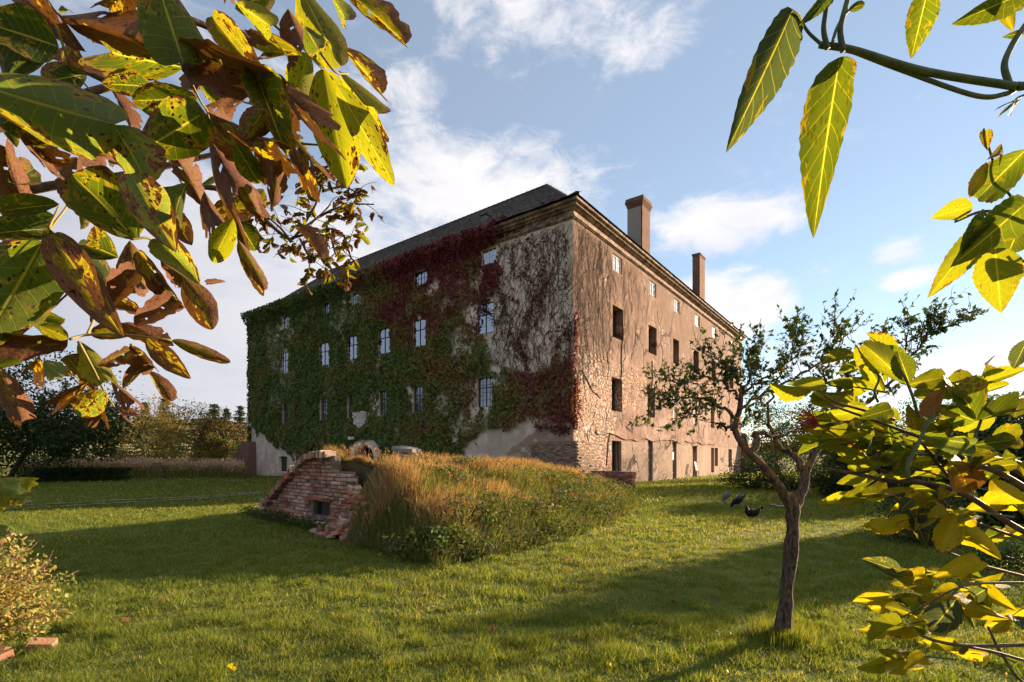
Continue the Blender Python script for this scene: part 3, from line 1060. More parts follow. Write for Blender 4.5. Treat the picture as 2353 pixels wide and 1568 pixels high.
def chimney(t0, wr, y0, wl, top, mat_l, mat_r, cap_h):
    zb = rz0 + 0.5
    mb = MB()
    x0, x1, y1 = t0 - wr, t0, y0 + wl
    mb.box((x0, y0, zb), (x1, y1, top - cap_h))
    c = mb.build('chimney', mat_r, house)
    ps = MB(); ps.box((x0 - .03, y0 + .12, zb + .2), (x0 - .002, y1 - .02, top - cap_h - .12)); ps.build('plaster_face', mat_l, c)
    for q in range(int(cap_h / .12)):
        s = 0.03 + 0.045 * min(q, 3) if q < 4 else 0.12
        mc = MB(); mc.box((x0 - s, y0 - s, top - cap_h + q * .12 + .002), (x1 + s, y1 + s, top - cap_h + (q + 1) * .12)); mc.build('brick_course', mat_r, c)


M['chimbrick'] = mat_chimney('chimney_brick', 0.0)
M['chimplaster'] = mat_chimney('chimney_plaster', 1.0)


def chim_at(xe, xl, xr, ytop, y0, ml, mr, cap):
    u = (xe - CX) / FOC
    bX, bZ = HC[0] + lv[0] * y0, HC[1] + lv[1] * y0
    t = (u * bZ - bX) / (rv[0] - u * rv[1])          # edge between the two visible faces
    Z = bZ + t * rv[1]
    top = EYE + (HY - ytop) / FOC * Z
    wl = (xe - xl) / (FOC / Z * (-lv[0] + u * lv[1]))
    wr = (xr - xe) / (FOC / Z * (rv[0] - u * rv[1]))
    chimney(t + wr, wr, y0, wl, top, ml, mr, cap)


chim_at(1476, 1441, 1494, 449, 2.4, M['chimplaster'], M['chimbrick'], 0.72)
chim_at(1608, 1591, 1620, 581, 2.4, M['chimbrick'], M['chimbrick'], 0.24)

# rubble stones showing at the foot of both walls beside the corner
def blob_mesh(name, mat, seed):
    r = np.random.default_rng(seed)
    n_u, n_v = 7, 4
    v = [(0, 0, 1.0)]
    for j in range(1, n_v):
        for i in range(n_u):
            a = 2 * math.pi * (i + .5 * (j % 2)) / n_u; b = math.pi * j / n_v
            k = r.uniform(.8, 1.15)
            v.append((math.sin(b) * math.cos(a) * k, math.sin(b) * math.sin(a) * k, math.cos(b)))
    v.append((0, 0, -1.0))
    f = []
    for i in range(n_u):
        f.append((0, 1 + i, 1 + (i + 1) % n_u))
        for j in range(n_v - 2):
            a = 1 + j * n_u + i; b = 1 + j * n_u + (i + 1) % n_u
            f += [(a, a + n_u, b + n_u), (a, b + n_u, b)]
        f.append((len(v) - 1, 1 + (n_v - 2) * n_u + (i + 1) % n_u, 1 + (n_v - 2) * n_u + i))
    mb = MB(); mb.add(np.clip(np.array(v), -.8, .8), f)
    return mb.mesh(name, mat, True)


stone_me = [blob_mesh('stone', M['stone'], s) for s in range(5)]
scol = [(0.42, 0.36, 0.30), (0.36, 0.29, 0.23), (0.48, 0.44, 0.39), (0.30, 0.22, 0.165), (0.38, 0.30, 0.235)]


def wall_stones(mapf, cand, smin, smax, maxn, parent):
    placed = []
    for (t, z) in cand:
        s = random.uniform(smin, smax) * (1.25 if random.random() < .15 else 1)
        if all((t - a) ** 2 + ((z - b) * 1.25) ** 2 > ((s + q) * .92) ** 2 for a, b, q in placed):
            placed.append((t, z, s))
            if len(placed) >= maxn:
                break
    for (t, z, s) in placed:
        o = obj('stone', random.choice(stone_me), parent)
        o.location = mapf(t, z, 0.015)
        sx = s * random.uniform(1.0, 1.35); dz = random.uniform(.025, .05)
        o.scale = (sx, dz, s * random.uniform(.75, 1)) if mapf is mapR else (dz, sx, s * random.uniform(.75, 1))
        o.rotation_euler = (0, random.uniform(-.4, .4), 0) if mapf is mapR else (random.uniform(-.4, .4), 0, 0)
        c = np.array(random.choice(scol)) * random.uniform(.8, 1.1)
        o.color = (*c, 1)


cr = [(random.uniform(0.15, 4.4), random.uniform(1.2, 7.6)) for _ in range(3500)]
cr = [(t, z) for t, z in cr if t < 4.6 - max(0, z - 4.5) * 0.9 + vnoise(t, z, 3) * 1.4 and not (t > 2.4 and z < 3.2)]
wall_stones(mapR, cr, .07, .19, 170, house)
cl = [(random.uniform(0.1, 6.5), random.uniform(0.8, 4.3)) for _ in range(2500)]
cl = [(t, z) for t, z in cl if z < 4.25 - t * .62 + vnoise(t * 1.3, z * 1.3, 4) * .8]
wall_stones(mapL, cl, .08, .26, 80, house)

# carved arms above the portal, floodlight, small plaques
arms = thing('carved_coat_of_arms', 'pale carved stone coat of arms in the creeper above the white arched portal', 'carving', tuple(HC), TH)
ca, cb = colL(816, 846)
cz0, cz1 = zL(830, 985), zL(830, 948)
cm = (ca + cb) / 2; cw = (cb - ca) / 2
s = MB()
pr = [(-1, 1), (-.95, .2), (-.75, -.45), (-.3, -.85), (0, -1), (.3, -.85), (.75, -.45), (.95, .2), (1, 1)]
zc_, zh_ = (cz0 + cz1) / 2, (cz1 - cz0) / 2
n_ = len(pr)
v = [(-.22, cm + a * cw, zc_ + b * zh_) for a, b in pr] + [(-.05, cm + a * cw, zc_ + b * zh_) for a, b in pr]
s.add(v, [(i, i + 1, n_ + i + 1, n_ + i) for i in range(n_ - 1)] + [(n_ - 1, 0, n_, 2 * n_ - 1)])
s.f3.append(np.array([(0, i + 1, i) for i in range(1, n_ - 1)]))
so = s.build('shield_slab', M['stone'], arms); so.color = (0.5, 0.46, 0.40, 1)
for q in range(46):
    a = random.uniform(-1, 1); b = random.uniform(-.95, 1)
    if abs(a) < .42 and -.1 < b < .75: continue
    if abs(a) > 1.0 - max(0, -b) * .8: continue
    o = obj('carved_scroll', random.choice(stone_me), arms)
    o.location = (-.24, cm + a * cw, zc_ + b * zh_)
    o.scale = (.10, random.uniform(.06, .13), random.uniform(.06, .12))
    c = random.uniform(.55, .8); o.color = (c, c * .96, c * .9, 1)
fl = thing('floodlight', 'small white floodlight on a bracket left of the portal keystone', 'lamp', tuple(HC), TH)
fz = zL(820, 1008); fy = tL(821)
f = MB(); f.box((-.75, fy - .16, fz - .10), (-.42, fy + .16, fz + .12)); f.build('lamp_housing', M['white'], fl)
f = MB(); f.tube([(-.16, pmid + .1, ptop + .22), (-.45, fy - .1, fz - .12)], .02, 6); f.build('bracket', M['iron'], fl)
sg = thing('folding_chair', 'small white slatted folding chair leaning by the doorway in the sunlit wall', 'chair', tuple(HC), TH)
sx_ = tR(1588)
for q in range(6):
    f = MB(); f.box((sx_ - .28, -.50 + q * .03, .62 + q * .13), (sx_ + .28, -.475 + q * .03, .70 + q * .13)); f.build('slat', M['white'], sg)
for q in (-.24, .24):
    f = MB(); f.tube([(sx_ + q, -.62, 0.0), (sx_ + q, -.30, 1.4)], .02, 6); f.build('leg', M['wood'], sg)
    f = MB(); f.tube([(sx_ + q, -.12, 0.0), (sx_ + q, -.47, .75)], .02, 6); f.build('leg', M['wood'], sg)

# ------------------------------------------------------------------ bricks
def brick_mesh(seed):
    r = np.random.default_rng(seed)
    j = lambda s: r.uniform(-s, s, 3)
    c = 0.05
    v = []
    for (x, z) in ((-.5, -.5), (.5, -.5), (.5, .5), (-.5, .5)):
        v.append(np.array([x, .5, z]))
    for (x, z) in ((-.5, -.5), (.5, -.5), (.5, .5), (-.5, .5)):
        v.append(np.array([x, -.43, z]) + j(.03))
    for (x, z) in ((-.5 + c * .5, -.5 + c), (.5 - c * .5, -.5 + c), (.5 - c * .5, .5 - c), (-.5 + c * .5, .5 - c)):
        v.append(np.array([x, -.5, z]) + j(.04))
    f = [(8, 9, 10, 11)]
    for i in range(4):
        k = (i + 1) % 4
        f += [(4 + i, 4 + k, 8 + k, 8 + i), (i, k, 4 + k, 4 + i)]
    f.append((3, 2, 1, 0))
    mb = MB(); mb.add(v, f)
    return mb.mesh('brick', M['brick'])


brick_me = [brick_mesh(40 + s) for s in range(6)]
bcols = [(0.34, 0.125, 0.075), (0.42, 0.19, 0.12), (0.40, 0.26, 0.19), (0.48, 0.38, 0.29), (0.34, 0.20, 0.15), (0.27, 0.085, 0.05), (0.44, 0.31, 0.24), (0.20, 0.12, 0.09)]


def brick(parent, loc, size, rot=(0, 0, 0), cols=bcols, name='brick'):
    o = obj(name, random.choice(brick_me), parent)
    o.location = loc
    o.scale = size
    o.rotation_euler = rot
    c = np.array(random.choice(cols)) * random.uniform(.6, 1.2)
    o.color = (*c, 1)
    return o


def inpoly(px, py, poly):
    px = np.asarray(px, float); py = np.asarray(py, float)
    r = np.zeros(px.shape, bool)
    n = len(poly)
    for i in range(n):
        x0, y0 = poly[i]; x1, y1 = poly[(i + 1) % n]
        c = ((y0 > py) != (y1 > py)) & (px < (x1 - x0) * (py - y0) / ((y1 - y0) if y1 != y0 else 1e-9) + x0)
        r ^= c
    return r


# ------------------------------------------------------------------ earth-covered cellar with its brick gable
GA = G(600, 1185)
GB2 = G(850, 1240)
gdir = (GB2 - GA); gdir[2] = 0; gdir /= np.linalg.norm(gdir)
gth = math.atan2(gdir[1], gdir[0])
cellar = thing('earth_cellar', 'grass-grown earth cellar with a ruined brick gable end on the lawn', 'cellar', tuple(GA), gth)


def gs(x):
    u = (x - CX) / FOC
    return (u * GA[1] - GA[0]) / (gdir[0] - u * gdir[1])


def gz(x, y):
    return EYE + (HY - y) / FOC * (GA[1] + gs(x) * gdir[1])


def z1(p):
    return ((950 + p[0] * .38259) / K, (1700 + p[1] * .38259) / K)


def gpt(p):
    x, y = z1(p)
    return (gs(x), gz(x, y))


arch_px = [(345, 860), (410, 770), (480, 690), (560, 600), (640, 500), (700, 430), (760, 380), (850, 345), (930, 335), (1000, 335)]
top_in = [gpt(p) for p in arch_px]
right_px = [(1010, 340), (1020, 480), (1190, 520), (1215, 690), (1205, 870), (1165, 960), (1040, 1060)]
poly = [gpt((232, 790)), gpt((300, 785)), gpt((310, 870))] + top_in + [gpt(p) for p in right_px] + [(gpt((1040, 1060))[0], -0.05), (0.0, -0.05)]
w0, w1 = gs(719), gs(757)
wz0, wz1 = gz(738, 1189), gz(738, 1151)
gw = thing('gable_wall', None, None); del_ = gw
gw.parent = cellar
# mortar core behind the bricks (rows of slabs following the outline, clear of the window)
core = MB()
RH = 0.086
zr = -0.05
while zr < 1.75:
    segs = np.linspace(-0.05, 6.2, 180)
    ins = inpoly(segs, np.full_like(segs, zr + RH * .5), poly)
    ins &= ~((segs > w0) & (segs < w1) & (zr + RH * .5 > wz0) & (zr + RH * .5 < wz1))
    st = None
    for q, flag in enumerate(ins):
        if flag and st is None: st = segs[q]
        if st is not None and (not flag or q == len(ins) - 1):
            core.box((st, 0.0, zr), (segs[q], 0.14, zr + RH)); st = None
    zr += RH
core.build('mortar_core', M['mortar'], gw)
# bricks
row = 0
zr = 0.0
nb = 0
while zr < 1.72:
    s = -0.12 if row % 2 else 0.0
    while s < 6.1:
        L = random.choice((0.29, 0.28, 0.27, 0.14)) if random.random() < .9 else 0.2
        sm, zm = s + L / 2, zr + RH / 2
        if bool(inpoly(np.array(sm), np.array(zm), poly)) and not (w0 - .10 < sm < w1 + .10 and wz0 - .08 < zm < wz1 + .02) and not (random.random() < .06):
            worn = vnoise(sm * 1.1 + 3, zm * 2.2, 21)
            cs = [bcols[i] for i in (0, 1, 5, 1, 4, 2, 7)] if worn < .5 else [bcols[i] for i in (2, 3, 4, 6, 1, 6)]
            brick(gw, (sm, 0.012 + random.uniform(-.022, .016), zm), (L - .026, .10, RH - .021), (random.uniform(-.03, .03), random.uniform(-.02, .02), random.uniform(-.04, .04)), cs)
            nb += 1
        s += L
    zr += RH; row += 1
# red lintel bricks over the vent window
for q in range(4):
    brick(gw, (w0 - .10 + q * (w1 - w0 + .2) / 3.4, -.01, wz1 + .045), ((w1 - w0 + .2) / 3.5, .12, .08), (0, 0, random.uniform(-.03, .03)), [bcols[0], bcols[5]])
# arch bricks on edge along the outline
ac = spline([gpt((p[0] - 18, p[1] - 26)) + (0,) for p in arch_px], 400)
seg = np.concatenate([[0], np.cumsum(np.linalg.norm(np.diff(ac[:, :2], axis=0), axis=1))])
dist = 0.05
while dist < seg[-1]:
    frac = dist / seg[-1]
    if not (.44 < frac < .52 and random.random() < .7) and random.random() < .9:
        k_ = int(np.searchsorted(seg, dist)); k_ = min(max(k_, 2), 396)
        tdir = ac[k_ + 2] - ac[k_ - 2]
        ang = math.atan2(tdir[1], tdir[0])
        brick(gw, (ac[k_, 0], -.03 + random.uniform(-.03, .02), ac[k_, 1]), (.075, .26, .15 + random.uniform(-.02, .03)), (0, -ang + random.uniform(-.1, .1), 0), name='arch_brick')
    dist += .088
# vent window in the gable
wd = MB()
wd.box((w0, .125, wz0), (w1, .135, wz1)); vw = wd.build('vent_window', M['dark'], gw)  # near-black sheet behind the louvres stands for the unlit cellar
for a, b in (((w0, .04, wz0), (w0 + .04, .10, wz1)), ((w1 - .04, .04, wz0), (w1, .10, wz1)), ((w0 + .04, .042, wz0), (w1 - .04, .098, wz0 + .04)), ((w0 + .04, .042, wz1 - .04), (w1 - .04, .098, wz1))):
    q = MB(); q.box(a, b); q.build('frame_piece', M['wood'], vw)
for q in range(10):
    z_ = wz0 + .05 + q * (wz1 - wz0 - .1) / 10
    m_ = MB(); m_.box((w0 + .34, .065, z_), (w1 - .045, .075, z_ + .018)); m_.build('louvre', M['iron'], vw)
# tumbled remains of the wall, right of the gable
rub = thing('rubble_heap', None, None); rub.parent = cellar
rp = [(1190, 640), (1300, 650), (1350, 720), (1400, 790), (1470, 830), (1520, 890), (1500, 1000), (1410, 1080), (1300, 1200), (1110, 1180), (925, 1130), (930, 1060), (1040, 1050), (1165, 950), (1205, 870)]
rpoly = [gpt(p) for p in rp]
rx = [p[0] for p in rpoly]; rzz = [p[1] for p in rpoly]
zr = -0.02
while zr < max(rzz):
    s = min(rx) + random.uniform(0, .2)
    while s < max(rx):
        L = random.uniform(.16, .29)
        if bool(inpoly(np.array(s), np.array(zr + .04), rpoly)) and random.random() < .93:
            out = 0.42 * max(0, 1 - zr / 1.0)
            brick(rub, (s, -.05 - out * random.uniform(.4, 1.0), zr + .045), (L, random.uniform(.12, .2), random.uniform(.07, .09)), (random.uniform(-.35, .35), random.uniform(-.3, .3), random.uniform(-.6, .6)), bcols)
        s += L * .92
    zr += .088
hc = MB()
hp = [(s_, z_) for s_, z_ in rpoly]
hv = [(a, -.04, max(b, 0) * .94) for a, b in hp]
cen = np.mean(np.array(hv), 0); cen[1] = -.30
hv.append(tuple(cen))
hc.add(hv, [(i, (i + 1) % len(hp), len(hp)) for i in range(len(hp))])
hc.build('rubble_core', M['mortar'], rub)

# earth cover
mC = np.array([-3.70, 10.85]); mB = np.array([-1.30, 7.75]); mE = np.array([2.1, 25.6]); mB2 = np.array([5.5, 23.2])
mCn = GA[:2] + gdir[:2] * 4.5


def mound(a, b):
    """earth surface: a along the ridge, b across (+ towards the camera's right)"""
    a = np.asarray(a, float); b = np.asarray(b, float)
    near_h = GA[:2] + gdir[:2] * 8.75 - mCn
    far_h = mB2 - mE
    ctr = mCn + a[..., None] * (mE - mCn)
    hv_ = near_h + a[..., None] * (far_h - near_h)
    xy = ctr + b[..., None] * hv_
    bul = 1.25 * np.sin(np.pi * np.clip(a, 0, 1) ** .8) * np.clip(b, 0, 1.1) ** 1.5
    xy = xy + bul[..., None] * np.array([.82, -.57])
    H = 1.27 + .26 * np.clip((.16 - a) / .16, 0, 1) + .14 * np.sin(np.pi * np.clip(a * .9, 0, 1)) - .25 * np.clip(a, 0, 1)
    h = H * np.clip(1 - np.abs(b) ** 2.0, 0, 1) ** .85
    h = h * np.clip((a + .035) / .055, 0, 1) ** .6
    h = h * (1 - .60 * np.clip((a - .66) / .34, 0, 1) * np.clip(b + .25, 0, 1))
    h = h + (fbm(xy[..., 0] * .9, xy[..., 1] * .9, 31) - .5) * .42 * np.clip(1 - np.abs(b) ** 4, 0, 1) * np.clip((a + .03) / .06, 0, 1)
    return np.concatenate([xy, h[..., None]], -1)


ga_ = np.concatenate([np.linspace(-.035, .06, 10), np.linspace(.08, 1.0, 44)]); gb_ = np.linspace(-1, 1.0, 41)
AA, BB = np.meshgrid(ga_, gb_)
AA = np.where(BB < .30, np.maximum(AA, .024), AA)
mp = mound(AA, BB)
mp[..., 2] -= np.where(np.abs(BB) > .97, .12, 0.02)
me_ = MB()
na = len(ga_)
k0 = (np.arange(len(gb_) - 1)[:, None] * na + np.arange(na - 1)[None, :]).ravel()
# into the cellar's own frame
inv = np.array([[math.cos(-gth), -math.sin(-gth)], [math.sin(-gth), math.cos(-gth)]])
pl = mp.reshape(-1, 3).copy(); pl[:, :2] = (pl[:, :2] - GA[:2]) @ inv.T
me_.add(pl, np.stack([k0, k0 + 1, k0 + na + 1, k0 + na], -1))
# vertical earth face closing the near end behind the gable
eb = mound(np.where(gb_ < .30, .024, -.035), gb_); eb[:, 2] -= .02
el_ = eb.copy(); el_[:, :2] = (el_[:, :2] - GA[:2]) @ inv.T
lo_ = el_.copy(); lo_[:, 2] = -.1
nbm = len(gb_); i_ = np.arange(nbm - 1)
me_.add(np.concatenate([el_, lo_]), np.stack([i_, i_ + nbm, i_ + nbm + 1, i_ + 1], -1))
me_.build('earth_cover', M['soil'], cellar, True)


def mound_mask(x, y):
    """true where (x, y) lies under the mound"""
    outl = np.concatenate([mound(np.linspace(-.035, 1, 30), np.full(30, 1.0))[:, :2], mound(np.linspace(1, .02, 20), np.full(20, -1.0))[:, :2]])
    return inpoly(x, y, [tuple(p) for p in outl])


# end wall stub of the cellar at its far right corner
stub = thing('end_wall', None, None); stub.parent = cellar


def to_cellar(p):
    q = (np.asarray(p[:2]) - GA[:2]) @ inv.T
    return np.array([q[0], q[1], p[2] if len(p) > 2 else 0])


p0, p1 = to_cellar(G(1452, 1136)), to_cellar(P(1375, 1135, 24.6) * np.array([1, 1, 0]))
sd = p1 - p0; sl = np.linalg.norm(sd[:2]); ang = math.atan2(sd[1], sd[0])
cmb = MB(); cmb.box((-.02, -.12, 0), (sl + .6, .12, .88))
co_ = cmb.build('mortar_core', M['mortar'], stub); co_.location = tuple(p0); co_.rotation_euler = (0, 0, ang)
for r_i in range(10):
    s = -.03 - (.13 if r_i % 2 else 0)
    while s < sl + .5:
        L = random.choice((.28, .27, .29))
        c_ = p0 + np.array([math.cos(ang), math.sin(ang), 0]) * (s + L / 2)
        nn = np.array([-math.sin(ang), math.cos(ang), 0])
        c_ = c_ + nn * .11 + np.array([0, 0, .045 + r_i * .09])
        if r_i == 9:
            pass
        brick(stub, tuple(c_), (L - .014, .10, .076), (0, 0, ang + math.pi + random.uniform(-.03, .03)), [bcols[0], bcols[5], bcols[1], bcols[7], bcols[4]])
        s += L
    c_ = p0 + np.array([math.cos(ang), math.sin(ang), 0]) * (-.06) + np.array([0, 0, .045 + r_i * .09])
    brick(stub, tuple(c_), (.24, .10, .076), (0, 0, ang - math.pi / 2), [bcols[0], bcols[5], bcols[1]])
s = -.1
while s < sl + .4:
    c_ = p0 + np.array([math.cos(ang), math.sin(ang), 0]) * (s) + np.array([0, 0, .95])
    brick(stub, tuple(c_), (.082, .27, .14), (0, 0, ang + random.uniform(-.05, .05)), [bcols[0], bcols[1], bcols[7], bcols[4]])
    s += .092

# ------------------------------------------------------------------ brick pier at the house corner, buttresses at the far corners
pier = thing('corner_pier', None, None); pier.parent = house
pcols = [(0.40, 0.28, 0.20), (0.44, 0.33, 0.24), (0.34, 0.22, 0.16), (0.48, 0.39, 0.30)]
pk = MB()
v = [(-1.25, -1.0, 0), (2.6, -1.0, 0), (2.6, 2.3, 0), (-1.25, 2.3, 0), (-1.05, -.75, 2.55), (1.0, -.75, 2.55), (1.0, 2.0, 2.55), (-1.05, 2.0, 2.55)]
pk.add(v, [(0, 3, 2, 1), (4, 5, 6, 7), (0, 1, 5, 4), (1, 2, 6, 5), (2, 3, 7, 6), (3, 0, 4, 7)])
pk.build('mortar_core', M['mortar'], pier)
for r_i in range(9, 30):
    z = r_i * .085 + .04
    f_ = z / 2.55
    xl = -1.25 + .2 * f_; xr = 2.6 - 1.6 * f_; yl = -1.0 + .25 * f_; yr = 2.3 - .3 * f_
    s = xl + (.13 if r_i % 2 else 0)
    while s < xr - .1:
        L = random.choice((.28, .26, .3))
        if random.random() < .95: brick(pier, (s + L / 2, yl, z), (L - .02, .12, .07), (random.uniform(-.05, .05), 0, random.uniform(-.05, .05)), pcols)
        s += L
    s = yl + (.13 if r_i % 2 else 0)
    while s < yr - .1:
        L = random.choice((.28, .26, .3))
        if random.random() < .95: brick(pier, (xl, s + L / 2, z), (L - .02, .12, .07), (0, random.uniform(-.05, .05), -math.pi / 2 + random.uniform(-.05, .05)), [(0.24, 0.18, 0.14), (0.30, 0.23, 0.18), (0.20, 0.15, 0.12)])  # darker brick colours paint the shade on this side of the pier
        s += L


def buttress(v, name='buttress'):
    b = MB(); b.add(v, [(0, 3, 2, 1), (4, 5, 6, 7), (0, 1, 5, 4), (1, 2, 6, 5), (2, 3, 7, 6), (3, 0, 4, 7)])
    return b.build(name, M['chimbrick'], house)


buttress([(-1.3, LL - 1.1, 0), (.3, LL - 1.1, 0), (.3, LL + 3.0, 0), (-1.3, LL + 3.0, 0), (-.5, LL - .9, 3.3), (.2, LL - .9, 3.3), (.2, LL + 1.0, 3.3), (-.5, LL + 1.0, 3.3)])
buttress([(LR - .2, -1.6, 0), (LR + 3.2, -1.2, 0), (LR + 3.2, .6, 0), (LR - .2, .6, 0), (LR + .1, -.4, 4.6), (LR + 1.4, -.3, 4.6), (LR + 1.4, .4, 4.6), (LR + .1, .4, 4.6)])
# flat stone well cover on the mound's crest, in front of the creeper
wl = thing('stone_slab_heap', 'grey stone slab half sunk in the grass on top of the cellar mound', 'stone slab', (0, 0, 0))
for q in range(3):
    mb = MB()
    c = P(935 - q * 6, 1033 - q * 3, 21.5 + q * .4)
    r1 = .62 - q * .09
    th = np.linspace(0, 2 * math.pi, 13)[:-1]
    rr_ = r1 * (1 + .14 * np.sin(th * 3 + q) + .06 * np.cos(th * 5))
    lo = np.stack([c[0] + rr_ * np.cos(th), c[1] + .7 * rr_ * np.sin(th), np.full(12, c[2] - .14)], 1)
    hi = np.stack([c[0] + .93 * rr_ * np.cos(th), c[1] + .65 * rr_ * np.sin(th), np.full(12, c[2] + .02)], 1)
    top = np.array([[c[0], c[1], c[2] + .05]])
    mb.add(np.concatenate([lo, hi, top]), [(i, (i + 1) % 12, 12 + (i + 1) % 12, 12 + i) for i in range(12)])
    mb.f3.append(np.array([(12 + i, 12 + (i + 1) % 12, 24) for i in range(12)]))
    if q == 0:
        mb.box((c[0] - .45, c[1] - .3, .6), (c[0] + .45, c[1] + .3, c[2] - .15))
    o = mb.build('slab', M['stone'], wl); o.color = (0.17 + .03 * q, 0.16 + .03 * q, 0.15 + .03 * q, 1)

# ------------------------------------------------------------------ creeper on the shaded wall
creeper = thing('wall_creeper', 'creeper turning from green to dark red over the shaded house wall', 'creeper', tuple(HC), TH)
N = 150000
ct = rng.uniform(-.12, LL + .18, N); cz = rng.uniform(0.5, EAVE + .28, N)
w_ = loc2w(-.1, ct, cz)
vx, vy = proj(w_)
jx = vx + (fbm(ct * 1.3, cz * 1.3, 51) - .5) * 46
jy = vy + (fbm(ct * 1.3 + 9, cz * 1.3, 52) - .5) * 46
dens = np.ones(N)


def bare(poly, keep):
    global dens
    dens = np.where(inpoly(jx, jy, poly), np.minimum(dens, keep), dens)


bare([(1150, 520), (1335, 440), (1335, 790), (1290, 815), (1235, 845), (1165, 850), (1120, 800), (1130, 700), (1150, 600)], .035)
bare([(1120, 790), (1180, 830), (1170, 900), (1130, 880)], .25)
bare([(1180, 830), (1250, 800), (1325, 780), (1325, 860), (1180, 880)], .55)
bare([(1040, 1055), (1095, 1010), (1150, 985), (1230, 968), (1330, 975), (1335, 1100), (1040, 1100)], .0)
bare([(560, 960), (595, 985), (625, 1015), (650, 1035), (690, 1050), (720, 1075), (720, 1120), (560, 1120)], .0)
bare([(605, 740), (670, 745), (672, 910), (640, 890), (612, 800)], .30)
bare([(640, 720), (672, 735), (668, 770), (640, 760)], .15)
bare([(755, 725), (800, 690), (803, 740), (775, 765), (750, 755)], .22)
bare([(1040, 640), (1110, 650), (1110, 820), (1060, 800), (1050, 720)], .45)
bare([(990, 635), (1020, 640), (1005, 685), (985, 660)], .1)
bare([(1128, 570), (1200, 540), (1200, 610), (1140, 615)], .06)
bare([(1080, 870), (1100, 870), (1100, 950), (1080, 945)], .2)
bare([(940, 885), (953, 885), (953, 950), (938, 950)], .2)
bare([(860, 900), (874, 900), (874, 955), (850, 950)], .25)
bare([(1080, 945), (1180, 930), (1240, 960), (1090, 1015)], .6)
# gaps where stems and plaster show through, more towards the corner
gap = fbm(ct * .9, cz * .55, 61)
dens = np.where((gap > .60) & (vx > 1010), dens * .22, dens)
dens = np.where((gap > .69), dens * .35, dens)
dens = np.where(inpoly(jx, jy, [(1190, 865), (1260, 840), (1335, 830), (1335, 968), (1240, 955), (1175, 935)]), np.maximum(dens, .92), dens)
# portal and arms
dens = np.where(inpoly(vx, vy, [(800, 1055), (803, 1025), (822, 1010), (855, 1010), (872, 1025), (880, 1055)]), 0, dens)
dens = np.where(inpoly(vx, vy, [(814, 946), (848, 946), (848, 972), (838, 987), (824, 985), (814, 970)]), 0, dens)
keepw = np.ones(N, bool)
for (t0, t1, z0, z1_, dep) in opsL:
    e = .07 - .14 * vnoise(ct * 4, cz * 4, 70)
    keepw &= ~((ct > t0 - e) & (ct < t1 + e) & (cz > z0 - e * .3) & (cz < z1_ + e * .5))
sel = (rng.random(N) < dens) & keepw
# red stems' leaves inside the bare part
ct, cz, vx, vy = ct[sel], cz[sel], vx[sel], vy[sel]
n = len(ct)
bul = .07 + .34 * fbm(ct * 1.1, cz * .9, 77) ** 1.5 + rng.uniform(0, .08, n)
near = np.full(n, 9.0)
for (t0, t1, z0, z1_, dep) in opsL:
    near = np.minimum(near, np.hypot(np.maximum(np.maximum(t0 - ct, ct - t1), 0), np.maximum(np.maximum(z0 - cz, cz - z1_), 0)))
bul = bul * (.22 + .78 * np.clip((near - .15) / .9, 0, 1))
lx = -bul * (0.5 + .5 * np.clip(dens[sel] * 1.2, 0, 1)) - .56 * np.clip((cz - (EAVE - 1.15)) / .9, 0, 1)
# colour of each leaf by where it grows
red = np.clip((vx - 800) / 120, 0, 1) * np.clip((790 - vy) / 110 + .15, 0, 1)
red = np.maximum(red, np.clip((vx - 1120) / 90, 0, 1) * .85)
red = np.maximum(red, np.clip((905 - vx) / -60, 0, 1) * .22)
red = red * .95 + (fbm(ct * .55, cz * .8, 81) - .5) * 1.3 + rng.normal(0, .18, n)
red = np.where(cz > EAVE - .5, np.maximum(red, np.clip((vx - 830) / 150, 0, 1) * 1.15), red)
red = np.clip(red, 0, 1)
green = np.array([0.065, 0.112, 0.022]); olive = np.array([0.140, 0.112, 0.026]); crim = np.array([0.135, 0.026, 0.030])
colr = np.where(red[:, None] < .45, green + (olive - green) * (red[:, None] / .45), olive + (crim - olive) * ((red[:, None] - .45) / .55))
colr = colr * rng.uniform(.8, 2.0, (n, 1))
low = np.clip((930 - vy) / 200, .55, 1)[:, None]
cmb = MB()
out = np.broadcast_to(np.array([-1.0, 0, .45]), (n, 3))
cmb.leaves(np.stack([lx, ct, cz], 1), rng.uniform(.14, .25, n), colr, out, .55, (0, 0, -1.0), .85)
# leaf fringe round the near corner and on the sunlit wall's edge
m_ = 1500
zz = rng.uniform(3.2, 9.6, m_)
zz = zz[rng.random(m_) < .25 + .75 * (fbm(zz * 1.1, zz * 0 + 3, 94) > .46) * np.clip((9.8 - zz) / 2.5, .15, 1)]; m_ = len(zz)
xx = np.abs(rng.normal(0, .13, m_)) * (1 + 1.6 * np.exp(-((zz - 4.6) / .9) ** 2)) - .06
cr_ = np.where(((zz < 5.2) & (rng.random(m_) < .55))[:, None], np.array([0.30, 0.16, 0.03]), np.array([0.27, 0.045, 0.04])) * rng.uniform(.6, 1.3, (m_, 1))
cmb.leaves(np.stack([xx, -.05 - rng.random(m_) * .12, zz], 1), rng.uniform(.10, .18, m_), cr_, np.broadcast_to(np.array([0, -1.0, .3]), (m_, 3)), .6, (0, 0, -1.0), .85)
# fringe on the far corner
m_ = 3000
zz = rng.uniform(2.8, EAVE - .4, m_)
cmb.leaves(np.stack([rng.uniform(-.3, .5, m_), LL + rng.random(m_) ** 2 * .38, zz], 1), rng.uniform(.14, .24, m_), green * rng.uniform(.6, 1.3, (m_, 1)), np.broadcast_to(np.array([-.4, 1.0, .3]), (m_, 3)), .6, (0, 0, -1.0), .85)
